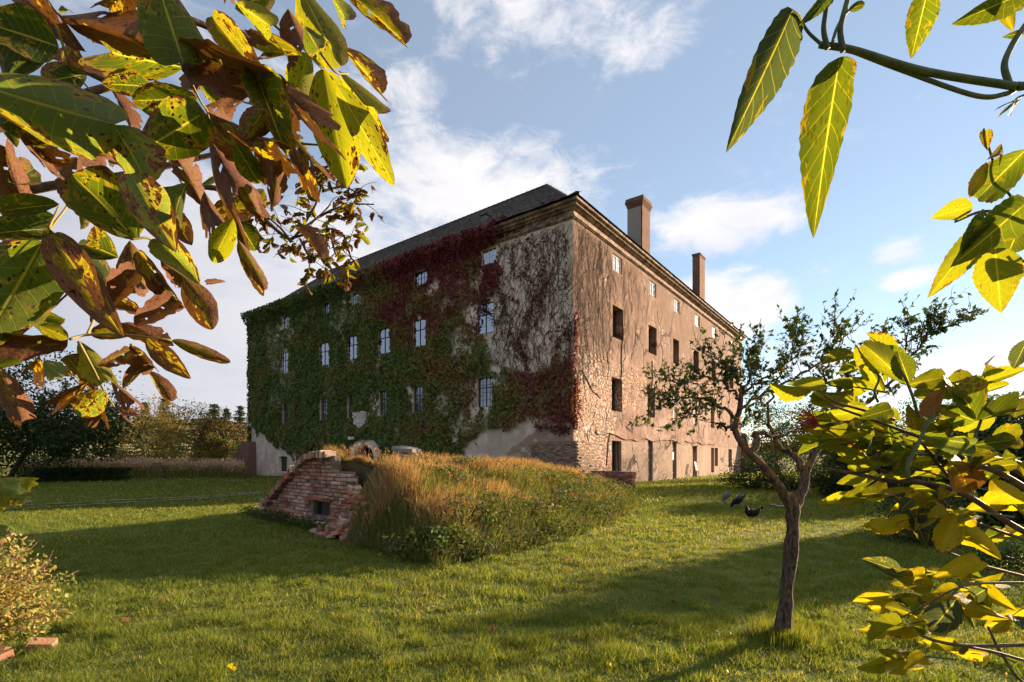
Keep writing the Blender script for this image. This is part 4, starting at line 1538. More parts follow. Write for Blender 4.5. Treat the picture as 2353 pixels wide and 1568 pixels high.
# red runners following single stems across the bare plaster
runs = [[(1190, 545), (1178, 590), (1182, 620), (1200, 640), (1216, 600), (1213, 560)], [(1216, 640), (1232, 690), (1210, 740), (1240, 650), (1256, 600)], [(1110, 700), (1150, 760), (1190, 800), (1220, 830)], [(1140, 650), (1160, 700), (1150, 740)], [(1260, 640), (1246, 690), (1228, 750), (1190, 780)], [(1280, 800), (1306, 760), (1310, 840)], [(1170, 760), (1195, 790), (1215, 850), (1230, 880)], [(1150, 545), (1170, 530), (1200, 522)], [(1235, 980), (1260, 985), (1290, 988), (1310, 990)], [(1100, 720), (1112, 690), (1098, 760)]]
for r_ in runs:
    px = spline([(a, b, 0) for a, b in r_], 160)
    t_ = np.array([tL(p[0]) for p in px]); z_ = np.array([zL(p[0], p[1]) for p in px])
    t_ = np.repeat(t_, 3) + rng.normal(0, .13, 480); z_ = np.repeat(z_, 3) + rng.normal(0, .13, 480)
    kp = rng.random(480) < .62 * vnoise(t_ * 2.2, z_ * 2.2, 90) + .12
    t_, z_ = t_[kp], z_[kp]; kn = len(t_)
    cmb.leaves(np.stack([-.06 - rng.random(kn) * .12, t_, z_], 1), rng.uniform(.09, .16, kn), crim * np.array([.9, 1.1, 1.0]) * rng.uniform(.5, 1.3, (kn, 1)), np.broadcast_to(np.array([-1.0, 0, .4]), (kn, 3)), .6, (0, 0, -1.0), .85)
tag(cmb.build('foliage', M['creeper'], creeper), kind='stuff')


def stems(mapf, starts, length, wob, rad, up=1.0, br=.5, n=16):
    mb = MB()
    ops_ = opsL if mapf is mapL else opsR
    for (t, z) in starts:
        ang = random.gauss(0, .35)
        pts = []
        L = length * random.uniform(.35, 1)
        tt, zz_ = t, z
        for q in range(n):
            if any(o[0] - .03 < tt < o[1] + .03 and o[2] - .03 < zz_ < o[3] + .03 for o in ops_): break
            pts.append(mapf(tt, zz_, -.018 - .012 * random.random()))
            ang += random.gauss(0, wob); ang *= .9
            tt += math.sin(ang) * L / n; zz_ += up * math.cos(ang) * L / n
            if zz_ > EAVE - .9: break
        if len(pts) > 2:
            r0 = rad * random.uniform(.5, 1.4)
            mb.tube(pts, np.linspace(r0, r0 * .35, len(pts)), 3, cap=False)
    return mb


st_ = []
while len(st_) < 560:
    x, y = random.uniform(1040, 1318), random.uniform(540, 985)
    if y < 985 and (x > 1130 or random.random() < .3):
        st_.append((tL(x), zL(x, y)))
tag(stems(mapL, st_, 4.2, .42, .017).build('stems', M['vine'], creeper), kind='stuff')
st_ = []
for x0_, x1_, n_ in ((600, 665, 50), (745, 805, 40)):
    for q in range(n_):
        x, y = random.uniform(x0_, x1_), random.uniform(720, 930); st_.append((tL(x), zL(x, y)))
tag(stems(mapL, st_, 3.0, .3, .03).build('stems', M['vine'], creeper), kind='stuff')
# trunk of the creeper rising from behind the gable
tk = MB()
for q in range(7):
    x0, y0 = 690 + q * 9, 1085
    pts = [(-.12, tL(x0), .0), (-.2, tL(x0 - 8), zL(x0, 1065)), (-.16, tL(x0 - 20 + q * 3), zL(x0, 1040)), (-.1, tL(x0 - 40 + q * 9), zL(x0, 1000))]
    tk.tube(spline(pts, 12), np.linspace(.10, .05, 12), 5)
tk.build('trunk', M['vine'], creeper)
dead = thing('bare_vine', 'leafless vine stems clinging to the sunlit wall beside the corner', 'vine', tuple(HC), TH)
st_ = []
while len(st_) < 460:
    t = abs(random.gauss(0, 4.2)); z = random.uniform(4.5, 14.5)
    if t < 12.5 and z > 5 + t * .45:
        st_.append((t + .05, z))
tag(stems(mapR, st_, 3.6, .16, .010).build('stems', M['vine'], dead), kind='stuff')
ck = [[(1430, 735), (1432, 770), (1428, 800), (1428, 850), (1425, 890)], [(1498, 830), (1499, 870), (1495, 900), (1490, 930)], [(1335, 850), (1352, 880), (1362, 900), (1370, 905), (1378, 915)], [(1405, 985), (1398, 1010), (1396, 1040), (1394, 1070)]]
cm_ = MB()
for c_ in ck:
    p = spline([(a, b, 0) for a, b in c_], 16)
    cm_.tube([(tR(a), -.02, zR(a, b)) for a, b, _ in p], .028, 4)
cm_.build('old_stem', M['vine'], dead)

# ------------------------------------------------------------------ lawn grass
def house_mask(x, y):
    pts = [loc2w(a, b, 0)[:2] for a, b in ((0, 0), (LR, 0), (LR, LL), (0, LL))]
    return inpoly(x, y, [tuple(p) for p in pts])


GREENS = np.array([[0.118, 0.172, 0.026], [0.165, 0.200, 0.032], [0.058, 0.108, 0.018], [0.240, 0.232, 0.046], [0.36, 0.29, 0.11]])


def lawn_band(mb, d0, d1, dens, h, w, half_ang=1.02):
    area = (d1 * d1 - d0 * d0) * half_ang
    n = int(area * dens)
    d = np.sqrt(rng.uniform(d0 * d0, d1 * d1, n))
    x = rng.uniform(-1, 1, n) * (half_ang * d + .6)
    ok = ~mound_mask(x, d) & ~house_mask(x, d)
    x, d = x[ok], d[ok]
    n = len(x)
    patch = fbm(x * .9, d * .9, 91)
    fine = fbm(x * 5, d * 5, 92)
    big = fbm(x * .18, d * .18, 95)
    keep = rng.random(n) < np.clip(.45 + (fine - .35) * 1.6, .25, 1)
    x, d, patch, fine, big = x[keep], d[keep], patch[keep], fine[keep], big[keep]
    n = len(x)
    idx = np.clip(((patch - .5) * 3.2 + (big - .5) * 2.6 + rng.normal(0, .75, n) + 1.3), 0, 3.99).astype(int)
    idx = np.where(rng.random(n) < .035 + .08 * (patch > .66), 4, idx)
    col = GREENS[idx] * rng.uniform(.7, 1.3, (n, 1))
    z = np.zeros(n) - .02
    th = rng.uniform(0, 2 * math.pi, n)
    ln = rng.uniform(.1, 1.1, n)
    lean = np.stack([np.cos(th) * ln, np.sin(th) * ln, np.zeros(n)], 1)
    hh = h * rng.uniform(.4, 1.25, n) * (.35 + 1.9 * fine ** 1.7)
    mb.blades(np.stack([x, d, z], 1), hh, w * rng.uniform(.7, 1.3, n), lean, col)


lawn = MB()
lawn_band(lawn, 2.6, 5.2, 8000, .058, .0066)
lawn_band(lawn, 5.2, 9.5, 3000, .060, .010)
lawn_band(lawn, 9.5, 18, 900, .065, .019)
lawn_band(lawn, 18, 34, 150, .085, .045)
lawn_band(lawn, 34, 60, 34, .10, .10)
# uncut tufts round the fruit tree's foot
k = 2600
fb_ = G(1796, 1462)
a_ = rng.uniform(0, 2 * math.pi, k); r_ = .075 + np.abs(rng.normal(0, .11, k))
q = np.stack([fb_[0] + np.cos(a_) * r_, fb_[1] + np.sin(a_) * r_, np.full(k, -.02)], 1)
lawn.blades(q, rng.uniform(.05, .16, k), .006, np.stack([np.cos(a_) * .5, np.sin(a_) * .5, 0 * a_], 1) * rng.uniform(.1, 1.2, (k, 1)), GREENS[rng.integers(0, 4, k)] * rng.uniform(.7, 1.2, (k, 1)))
# clover, plantain and leaf litter among the blades
k = 9000
d_ = np.sqrt(rng.uniform(2.8 ** 2, 13 ** 2, k)); x_ = rng.uniform(-1, 1, k) * (1.02 * d_ + .5)
ok = (fbm(x_ * .8, d_ * .8, 97) > .54) & ~mound_mask(x_, d_) & ~house_mask(x_, d_)
q = np.stack([x_, d_, np.full(k, .012) + rng.random(k) * .02], 1)[ok]
lawn.leaves(q, rng.uniform(.025, .05, len(q)), np.array([0.075, 0.135, 0.03]) * rng.uniform(.7, 1.5, (len(q), 1)), np.broadcast_to(np.array([0, 0, 1.0]), (len(q), 3)), .35, None, .8)
k = 1500
d_ = np.sqrt(rng.uniform(2.8 ** 2, 16 ** 2, k)); x_ = rng.uniform(-1, 1, k) * (1.02 * d_ + .5)
ok = (fbm(x_ * .5, d_ * .5, 98) > .5) & ~mound_mask(x_, d_) & ~house_mask(x_, d_)
q = np.stack([x_, d_, np.full(k, .03)], 1)[ok]
lawn.leaves(q, rng.uniform(.015, .035, len(q)), np.array([0.26, 0.16, 0.08]) * rng.uniform(.5, 1.5, (len(q), 1)), np.broadcast_to(np.array([0, 0, 1.0]), (len(q), 3)), .5, None, .6)
tag(lawn.build('lawn_grass', M['grass']), 'short mown grass covering the lawn round the house', 'grass', kind='stuff')

# ------------------------------------------------------------------ tall grass and herbs on the cellar mound
herb = MB()


def mound_pts(n, b0=-.75, b1=1.03):
    a = rng.uniform(-.04, 1.0, n); b = rng.uniform(b0, b1, n)
    a = np.where(rng.random(n) < .05, rng.uniform(-.04, .03, n), a)
    a = np.where(b < .31, np.maximum(a, .03), a)
    return a, b, mound(a, b)


a, b, p = mound_pts(120000)
vx, vy = proj(p)
keep = rng.random(len(p)) < np.clip(26 / (p[:, 1] + 4), .5, 1)
a, b, p, vx, vy = a[keep], b[keep], p[keep], vx[keep], vy[keep]
n = len(p)
strawn = fbm(p[:, 0] * 1.25, p[:, 1] * .9, 101)
straw = np.clip((strawn - .47) * 5.0, -.6, 1) + .55 * np.exp(-((vx - 960) / 110) ** 2 - ((vy - 1080) / 60) ** 2) + .5 * np.exp(-((vx - 1030) / 40) ** 2 - ((vy - 1215) / 90) ** 2) + .5 * np.clip((.35 - np.abs(b)) / .35, 0, 1) + .35 * np.exp(-((vx - 1380) / 50) ** 2)
straw = straw - .40 * np.clip((vx - 1120) / 160, 0, 1) * np.clip((b - .15) / .3, 0, 1) - .8 * np.clip((b - .72) / .2, 0, 1) + rng.normal(0, .25, n)
is_s = straw > .38
gcol = np.array([[0.11, 0.15, 0.03], [0.15, 0.165, 0.04], [0.07, 0.105, 0.025], [0.20, 0.19, 0.06]])[rng.integers(0, 4, n)]
scol_ = np.array([[0.34, 0.22, 0.11], [0.40, 0.28, 0.15], [0.27, 0.15, 0.075], [0.30, 0.24, 0.10]])[rng.integers(0, 4, n)]
col = np.where(is_s[:, None], scol_, gcol) * rng.uniform(.65, 1.3, (n, 1))
h = np.where(is_s, rng.uniform(.16, .44, n), rng.uniform(.10, .32, n)) * (.6 + .8 * fbm(p[:, 0] * 2.2, p[:, 1] * 2.2, 103))
h = h * np.where((vx > 790) & (vx < 890) & (b < .45), .45, 1)
th = rng.uniform(0, 2 * math.pi, n); ln = rng.uniform(.05, .7, n)
lean = np.stack([np.cos(th) * ln + .18, np.sin(th) * ln - .25, np.zeros(n)], 1)
p2 = p.copy(); p2[:, 2] -= .03
herb.blades(p2, h, .006 + .0011 * p[:, 1], lean, col)
# broad herb leaves in clumps
cl_a, cl_b, cl_p = mound_pts(1000, -.5, 1.04)
cn_ = fbm(cl_p[:, 0] * .8, cl_p[:, 1] * .8, 107)
cl_ok = (cn_ > .50) | (cl_b > .78)
cl_p = cl_p[cl_ok]; cl_b = cl_b[cl_ok]
for c, bb in zip(cl_p, cl_b):
    if 785 < proj(c)[0] < 890 and bb < .45: continue
    k = int(rng.integers(28, 70))
    hgt = rng.uniform(.16, .42) * (1.15 if bb > .6 else .9)
    q = rng.normal(0, 1, (k, 3)) * np.array([.15, .15, 0]) + c
    q[:, 2] += rng.random(k) * hgt
    base = [np.array([0.07, 0.115, 0.03]), np.array([0.05, 0.085, 0.03]), np.array([0.12, 0.14, 0.035]), np.array([0.09, 0.10, 0.05])][rng.integers(0, 4)]
    herb.leaves(q, rng.uniform(.06, .13, k), base * rng.uniform(.6, 1.35, (k, 1)), np.broadcast_to(np.array([.1, -.3, .8]), (k, 3)), .8, None, .5)
# seed heads on stalks
a, b, p = mound_pts(900, -.4, .9)
k = len(p)
tp = p + np.stack([rng.normal(0, .06, k), rng.normal(0, .06, k), rng.uniform(.2, .42, k)], 1)
for s_, e_ in zip(p, tp):
    herb.tube([s_, (s_ + e_) / 2 + rng.normal(0, .02, 3), e_], .004, 3, (0.30, 0.19, 0.09), cap=False)
herb.leaves(np.repeat(tp, 4, 0) + rng.normal(0, .02, (4 * k, 3)), rng.uniform(.03, .07, 4 * k), np.array([0.40, 0.25, 0.13]) * rng.uniform(.6, 1.3, (4 * k, 1)), None, 1, (0, 0, 1.0), .4)
# weeds along the foot of the gable
k = 2600
s_ = rng.uniform(-.9, 6.6, k)
q = GA + s_[:, None] * gdir + np.stack([rng.normal(-.2, .14, k) * .7, rng.normal(-.2, .14, k) * .7, rng.random(k) ** 2 * .26], 1)
herb.leaves(q, rng.uniform(.04, .10, k), np.array([0.045, 0.085, 0.022]) * rng.uniform(.6, 1.4, (k, 1)), np.broadcast_to(np.array([0, -.3, .8]), (k, 3)), .8, None, .45)
tag(herb.build('mound_herbage', M['dry']), 'tall dry grass and green weeds growing over the cellar mound', 'grass', kind='stuff')

# ------------------------------------------------------------------ trees and bushes
def crown_mesh(mb, centre, rad, n_clump, per, leaf, cols, fill=1.0, sq=.55, r=None):
    r = r or rng
    centre = np.asarray(centre, float); rad = np.asarray(rad, float)
    u = r.normal(size=(n_clump, 3)); u /= np.linalg.norm(u, axis=1)[:, None]
    rr = r.uniform(.25, 1.0, n_clump) ** .5
    cpos = centre + u * rad * rr[:, None]
    cs = np.mean(rad) * r.uniform(.13, .26, n_clump)
    for c, s in zip(cpos, cs):
        k = int(per * r.uniform(.5, 1.4))
        q = c + np.clip(r.normal(size=(k, 3)), -1.5, 1.5) * s * np.array([1, 1, .62])
        base = cols[r.integers(0, len(cols))] * r.uniform(.75, 1.25)
        nrm = (q - centre) / rad
        mb.leaves(q, leaf * r.uniform(.6, 1.3, k), base * r.uniform(.7, 1.3, (k, 1)), nrm * .6 + np.array([0, 0, .5]), .9, None, sq, r)
    return cpos


def tree(name, label, cat, trunk_pts, crowns, leaf, cols, group=None, trunk_r=.16, per=60, clumps=60, mat='foliage', seed=1, sq=.55):
    r = np.random.default_rng(seed)
    base = np.array(trunk_pts[0], float)
    t = thing(name, label, cat, tuple(base), 0, group)
    tm = MB()
    tp = spline([np.array(q, float) - base for q in trunk_pts], 12)
    tm.tube(tp, np.linspace(trunk_r, trunk_r * .45, 12), 7)
    cm = MB()
    for (c, rad) in crowns:
        cp = crown_mesh(cm, np.array(c) - base, rad, clumps, per, leaf, cols, 1, sq, r)
        for q in cp[:: max(1, len(cp) // 12)]:
            i = r.integers(5, 12)
            mid = (tp[i] + q) / 2 + r.normal(0, .1, 3) * np.mean(rad) * .3
            tm.tube(spline([tp[i], mid, q], 6), np.linspace(trunk_r * .22, trunk_r * .05, 6), 4, cap=False)
    tm.build('trunk', M['bark2'], t, True)
    tag(cm.build('crown', M[mat], t), kind='stuff')
    return t


def bush(name, label, c, rad, leaf, cols, clumps=40, per=60, group=None, cat='bush', seed=1, sq=.6):
    """rounded shrub standing on the ground at c with radii rad"""
    r = np.random.default_rng(seed)
    t = thing(name, label, cat, (c[0], c[1], 0), 0, group)
    cm = MB(); sm = MB()
    cp = crown_mesh(cm, (0, 0, rad[2] * .95), rad, clumps, per, leaf, cols, 1, sq, r)
    for q in cp[::max(1, len(cp) // 12)]:
        sm.tube(spline([(q[0] * .15, q[1] * .15, -.02), q * .5 * np.array([1, 1, .9]), q], 6), np.linspace(.03, .008, 6) * max(1, rad[0]), 4, cap=False)
    k = int(per * clumps * .25)
    a_ = r.uniform(0, 2 * math.pi, k); d_ = np.sqrt(r.random(k))
    q = np.stack([np.cos(a_) * d_ * rad[0] * .95, np.sin(a_) * d_ * rad[1] * .95, r.random(k) * rad[2] * .6], 1)
    cm.leaves(q, leaf * r.uniform(.6, 1.2, k), cols[0] * r.uniform(.6, 1.2, (k, 1)), None, 1, None, sq, r)
    sm.build('stems', M['bark2'], t)
    tag(cm.build('foliage', M['foliage'], t), kind='stuff')
    return t


DG = [np.array(c) for c in ([0.030, 0.060, 0.016], [0.045, 0.080, 0.020], [0.022, 0.048, 0.014])]
MG = [np.array(c) for c in ([0.060, 0.095, 0.022], [0.085, 0.110, 0.028], [0.045, 0.075, 0.020])]
YG = [np.array(c) for c in ([0.14, 0.13, 0.028], [0.19, 0.15, 0.03], [0.10, 0.11, 0.025], [0.22, 0.14, 0.03])]
OR = [np.array(c) for c in ([0.20, 0.10, 0.03], [0.15, 0.11, 0.03], [0.11, 0.10, 0.03])]

c0 = P(75, 940, 34)
tree('broadleaf_tree', 'large dark tree with a leaning trunk at the left edge of the lawn', 'tree', [G(22, 1098) * 1.0, P(60, 1040, 37), P(110, 1010, 36), P(190, 985, 35)],
     [(P(40, 930, 35), (5.8, 4.5, 4.6)), (P(165, 975, 35), (3.4, 3.5, 2.6)), (P(-90, 950, 33), (5, 4, 4))], .26, DG, None, .22, 60, 110, seed=5)
tree('broadleaf_tree', 'golden-green tree with a forked dark trunk beyond the lawn', 'tree', [P(448, 1100, 50) * np.array([1, 1, 0]), P(450, 1050, 50), P(458, 1010, 50), P(478, 965, 50)],
     [(P(440, 990, 50), (3.6, 3.4, 2.6)), (P(495, 1030, 52), (2.2, 2, 1.3)), (P(375, 1005, 52), (3.0, 3, 2.0))], .22, YG + [MG[0]], None, .26, 46, 85, seed=6)
tree('broadleaf_tree', 'pale yellow tree left of the forked tree', 'tree', [P(330, 1100, 58) * np.array([1, 1, 0]), P(332, 1050, 58), P(330, 1000, 58)],
     [(P(300, 985, 58), (4.2, 4, 3.2)), (P(360, 960, 60), (3.0, 3, 2.6))], .22, YG, None, .2, 34, 80, seed=7)


def spruce(label, x, ytop, d, ybase=1075, seed=1, w=1.0):
    r = np.random.default_rng(seed)
    top = P(x, ytop, d)[2]; bx = P(x, ybase, d)
    t = thing('spruce_tree', label, 'tree', (bx[0], bx[1], 0), 0, 'spruces behind the lawn')
    tm = MB(); tm.tube([(0, 0, 0), (0, 0, top * .6), (0, 0, top)], (.20, .11, .02), 6); tm.build('trunk', M['bark2'], t)
    cm = MB()
    z = top * .22
    while z < top - .15:
        f = (top - z) / top
        L = (.35 + 3.0 * f ** .9) * w * r.uniform(.75, 1.15)
        nb_ = int(r.integers(6, 9))
        for q in range(nb_):
            a_ = 2 * math.pi * q / nb_ + r.uniform(-.3, .3)
            L2 = L * r.uniform(.55, 1.1)
            m = max(4, int(L2 * 9))
            u = np.linspace(.08, 1, m)
            pos = np.stack([np.cos(a_) * u * L2, np.sin(a_) * u * L2, z - .28 * u * L2 + .16 * (u ** 2) * L2], 1)
            pos = np.repeat(pos, 4, 0) + r.normal(0, .09, (m * 4, 3)) * np.array([1, 1, .8])
            cm.leaves(pos, r.uniform(.22, .42, m * 4), np.array([0.036, 0.055, 0.020]) * r.uniform(.6, 1.4, (m * 4, 1)), np.broadcast_to(np.array([0, 0, .6]), (m * 4, 3)), .8, (math.cos(a_), math.sin(a_), -.5), .38, r)
        z += r.uniform(.32, .55) * (0.6 + .6 * f)
    tag(cm.build('crown', M['foliage'], t), kind='stuff')


spruce('tallest of three dark spruces just left of the house', 492, 928, 72, seed=1, w=1.1)
spruce('middle slender spruce of the three left of the house', 521, 936, 76, seed=2, w=.85)
spruce('spruce nearest the house corner on its left', 552, 931, 74, seed=3)
spruce('thin-topped spruce above the golden tree', 377, 916, 74, seed=4, w=.95)
spruce('half-hidden spruce behind the pale yellow tree', 333, 924, 78, seed=8)
spruce('low spruce left of the yellow trees', 262, 965, 80, seed=9)
bush('shrub', 'bright yellow-green bush at the edge of the reeds', P(435, 1090, 47), (2.6, 2.0, 1.5), .18, YG, 50, 50, seed=11)
bush('shrub', 'dark rounded bush left of the house buttress', P(520, 1090, 52), (1.9, 1.8, 2.0), .18, DG + MG, 46, 50, seed=12)
bush('shrub', 'russet bush close beside the house corner', P(556, 1090, 58), (1.8, 1.8, 3.0), .18, OR, 46, 50, seed=13)
bush('shrub', 'green bush under the pale yellow tree', P(330, 1092, 50), (2.6, 2, 1.2), .18, MG + YG, 46, 50, seed=14)
bush('shrub', 'olive bush beside the dark leaning tree', P(235, 1092, 46), (2.8, 2, 1.5), .18, YG + MG, 46, 50, seed=15)
bush('shrub', 'shadowy bush beneath the dark leaning tree', P(110, 1090, 44), (3.4, 2.5, 1.7), .2, DG + MG, 55, 50, seed=16)
bush('shrub', 'small green bush beyond the wooden stakes', P(385, 1090, 54), (2.4, 2, 1.4), .18, MG, 40, 50, seed=17)

# reeds in a strip behind the lawn
reed = MB()
k = 30000
x_ = rng.uniform(40, 560, k); d_ = rng.uniform(42.5, 48, k)
p = np.stack([(x_ - CX) / FOC * d_, d_, np.zeros(k)], 1)
hh = rng.uniform(.7, 1.5, k) * (.7 + .5 * fbm(p[:, 0] * .5, p[:, 1] * .5, 121))
reed.blades(p, hh, .06, np.stack([rng.normal(.12, .2, k), rng.normal(0, .2, k), np.zeros(k)], 1), np.array([0.22, 0.22, 0.08]) * rng.uniform(.5, 1.5, (k, 1)))
sel = rng.random(k) < .30
q = p[sel]; q[:, 2] = hh[sel] * rng.uniform(.95, 1.12, sel.sum())
q = np.repeat(q, 2, 0) + rng.normal(0, .06, (len(q) * 2, 3))
reed.leaves(q, rng.uniform(.14, .28, len(q)), np.array([0.58, 0.42, 0.33]) * rng.uniform(.6, 1.3, (len(q), 1)), None, 1, (.4, 0, 1.0), .4)  # plumes coloured paler to stand in for sun on them
tag(reed.build('reeds', M['dry']), 'strip of reeds with pinkish plumes behind the lawn', 'reeds', kind='stuff')

# clipped hedge
hp0, hp1 = G(82, 1108), G(284, 1104)
hdg = thing('clipped_hedge', 'low dark clipped hedge at the far edge of the shaded lawn', 'hedge', tuple(hp0))
hmb = MB()
k = 9000
u = rng.random(k)
ctr = (hp1 - hp0)[None, :] * u[:, None]
side = rng.random((k, 3)) * 2 - 1
face = rng.integers(0, 3, k)
side[face == 0, 1] = -1; side[face == 1, 2] = 1
q = ctr + side * np.array([.25, .45, .42]) + np.array([0, .4, .44]) + rng.normal(0, .04, (k, 3))
hmb.leaves(q, rng.uniform(.10, .17, k), DG[0] * rng.uniform(.6, 1.4, (k, 1)), np.broadcast_to(np.array([.1, -.6, .5]), (k, 3)), .7, None, .7)
tag(hmb.build('foliage', M['foliage'], hdg), kind='stuff')
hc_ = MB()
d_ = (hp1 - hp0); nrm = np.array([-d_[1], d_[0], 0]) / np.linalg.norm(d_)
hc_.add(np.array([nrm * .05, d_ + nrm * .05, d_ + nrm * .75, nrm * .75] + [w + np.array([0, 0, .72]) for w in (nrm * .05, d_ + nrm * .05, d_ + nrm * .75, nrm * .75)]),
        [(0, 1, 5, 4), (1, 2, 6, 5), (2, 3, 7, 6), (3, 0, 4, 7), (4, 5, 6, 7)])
hc_.build('shade_core', M['dark'], hdg)  # near-black block paints the shade inside the hedge

# wooden stakes round a sapling by the reeds
gd = thing('tree_guard', 'three wooden stakes with a cross rail standing before the reeds', 'tree guard', tuple(P(360, 1094, 41) * np.array([1, 1, 0])))
for dx, dy in ((-.28, 0), (.0, .35), (.26, .05)):
    mb = MB(); mb.tube([(dx, dy, 0), (dx, dy, 1.35)], .035, 6); mb.build('stake', M['wood'], gd)
mb = MB(); mb.box((-.3, -.02, 1.18), (.28, .0, 1.26)); mb.build('rail', M['wood'], gd)

# far wood on the hillside
wood = MB()
k = 2600
a_ = rng.uniform(-.95, 1.2, k); r_ = 190 + 800 * rng.random(k) ** .8
wx, wy = r_ * np.sin(a_), r_ * np.cos(a_)
ok = (fbm(wx * .012, wy * .012, 131) > .40 - .25 * np.clip((r_ - 420) / 250, 0, 1)) & (r_ > 340)
wx, wy, r_ = wx[ok], wy[ok], r_[ok]
wz = hill_z(wx, wy)
pal = np.array([[0.10, 0.10, 0.030], [0.06, 0.075, 0.028], [0.16, 0.12, 0.04], [0.05, 0.065, 0.03], [0.13, 0.085, 0.035]])
for x, y, z, r1 in zip(wx, wy, wz, r_):
    s = rng.uniform(2.6, 4.4) * (1 + r1 / 1500)
    m = 46
    u = rng.normal(size=(m, 3)); u /= np.linalg.norm(u, axis=1)[:, None]; u[:, 2] = np.abs(u[:, 2])
    wood.leaves(np.array([x, y, z]) + u * np.array([s * .8, s * .8, s * 1.5]) * rng.uniform(.6, 1.1, (m, 1)), s * .62, pal[rng.integers(0, 5)] * rng.uniform(.7, 1.3, (m, 1)), u, .5, None, .8)
tag(wood.build('far_wood', M['foliage']), 'autumn wood covering the far hillside', 'wood', kind='stuff')

# right-hand shrubs and trees
for i, (x, y, d, rad, lab, cols) in enumerate([
        (1725, 1125, 27.5, (1.9, 1.4, .85), 'low dark shrub nearest the sunlit wall', DG),
        (1815, 1130, 26, (1.9, 1.4, 1.15), 'dark shrub behind the fork of the fruit tree', DG + MG),
        (1920, 1130, 25, (2.0, 1.4, 1.05), 'dark shrub right of the fruit tree trunk', DG),
        (2010, 1132, 24.5, (1.6, 1.2, .8), 'low shrub at the right end of the dark shrub row', DG + MG)]):
    bush('shrub', lab, P(x, y, d), rad, .10, cols, 60, 70, 'dark shrubs behind the hens', seed=30 + i)
bush('currant_bush', 'round leafy bush on the lawn edge at right, yellow leaves within', G(2132, 1244), (.86, .8, .56), .055, DG + [YG[0]], 70, 80, seed=41)
bush('garden_shrub', 'tall shrub behind the round bush at right', (11.9, 12.3), (1.35, 1.3, 1.55), .12, MG + DG, 200, 110, seed=42)
bush('garden_shrub', 'dense shrub right of the dark shrub row, behind elder leaves', (14.8, 21.3), (1.7, 1.4, 1.35), .12, DG + MG, 160, 100, seed=45)
bush('garden_shrub', 'bushy shrub between the elder and the small tree', (17.4, 20.2), (1.7, 1.5, 1.5), .12, MG + DG, 160, 100, seed=46)
bush('garden_shrub', 'broad shrub near the right picture edge behind elder leaves', (14.6, 14.0), (1.7, 1.5, 1.25), .09, MG + OR, 70, 70, seed=43)
bush('garden_shrub', 'low weedy clump at the right edge of the lawn', (7.6, 6.9), (.9, .8, .30), .05, DG + MG, 40, 70, seed=44)
for i, (x, y, h, rw, lab, cols) in enumerate([
        (17.6, 33.5, 5.4, 2.2, 'dark tree behind the fruit tree crown at the lawn corner', DG + MG),
        (20.6, 31.5, 4.9, 2.4, 'dark tree behind the red elder stalks', DG),
        (24.0, 29.0, 5.2, 2.4, 'tree deep behind the elder leaves at right', MG + DG),
        (19.5, 23.0, 3.7, 1.7, 'small tree shading the lawn beyond the hens', MG + DG),
        (27.5, 26.0, 5.0, 2.3, 'tree at the right edge behind the elder', MG + YG),
        (30, 47, 8.2, 3.4, 'tall tree beyond the shrubs on the right', DG + MG),
        (37, 42, 7.4, 3.3, 'distant tree at far right of the garden', MG + DG)]):
    tree('garden_tree', lab, 'tree', [(x, y, 0), (x + .1, y, h * .3), (x - .1, y + .1, h * .62)], [((x, y, h * .62), (rw, rw, h * .40)), ((x + rw * .5, y + .5, h * .5), (rw * .7, rw * .7, h * .28))], .13, cols, 'trees along the right side of the garden', .12, 70, 70, seed=60 + i)

# foreground bush at the lower left
fb = thing('seed_bush', 'pale leafy bush full of reddish seed stalks in the left foreground', 'bush', (-4.85, 4.3, 0))
fm = MB(); fs = MB()
r = np.random.default_rng(77)
k = 480
for q in range(k):
    a_ = r.uniform(0, 2 * math.pi); el_ = r.uniform(.15, 1.35)
    d_ = np.array([math.cos(a_) * math.cos(el_), math.sin(a_) * math.cos(el_), math.sin(el_)])
    L = r.uniform(.5, .92) * (1.0 if el_ > .5 else .95)
    st = np.array([math.cos(a_) * .12, math.sin(a_) * .12, 0])
    en = st + d_ * L * np.array([1.0, .8, 1.05])
    mid = (st + en) / 2 + r.normal(0, .05, 3) + np.array([0, 0, .08])
    cv = spline([st, mid, en], 7)
    red = q % 5 == 0
    fs.tube(cv, np.linspace(.005, .0022, 7), 3, np.array([0.34, 0.17, 0.12]) if red else np.array([0.24, 0.19, 0.09]), cap=False)
    m = 24
    u = r.uniform(.3, 1.0, m)
    pos = np.array([cv[min(6, int(v * 6.99))] for v in u]) + r.normal(0, .045, (m, 3))
    base = [np.array([0.32, 0.28, 0.08]), np.array([0.22, 0.24, 0.06]), np.array([0.42, 0.31, 0.12]), np.array([0.15, 0.19, 0.05])][r.integers(0, 4)]
    fm.leaves(pos, r.uniform(.025, .06, m), base * r.uniform(.7, 1.3, (m, 1)), None, 1, None, .7, r)
    if red:
        for w in range(9):
            pp = cv[3 + w % 4] + r.normal(0, .012, 3)
            e2 = pp + (d_ + r.normal(0, .5, 3)) * .07
            fs.tube([pp, e2], .0022, 3, (0.36, 0.19, 0.14), cap=False)
fs.build('stalks', M['tinted'], fb)
tag(fm.build('foliage', M['dry'], fb), kind='stuff')
for (x, y, sz, rz) in ((94, 1487, (.19, .10, .07), .35), (0, 1508, (.16, .10, .07), -.3)):
    c = G(x, y)
    o = brick(None, (c[0], c[1], .02), sz, (.25, .15, rz), [(0.34, 0.17, 0.105)], 'clay_brick')
    tag(o, 'orange clay brick lying under the seed bush' if x > 50 else 'broken clay brick at the left picture edge under the bush', 'brick')

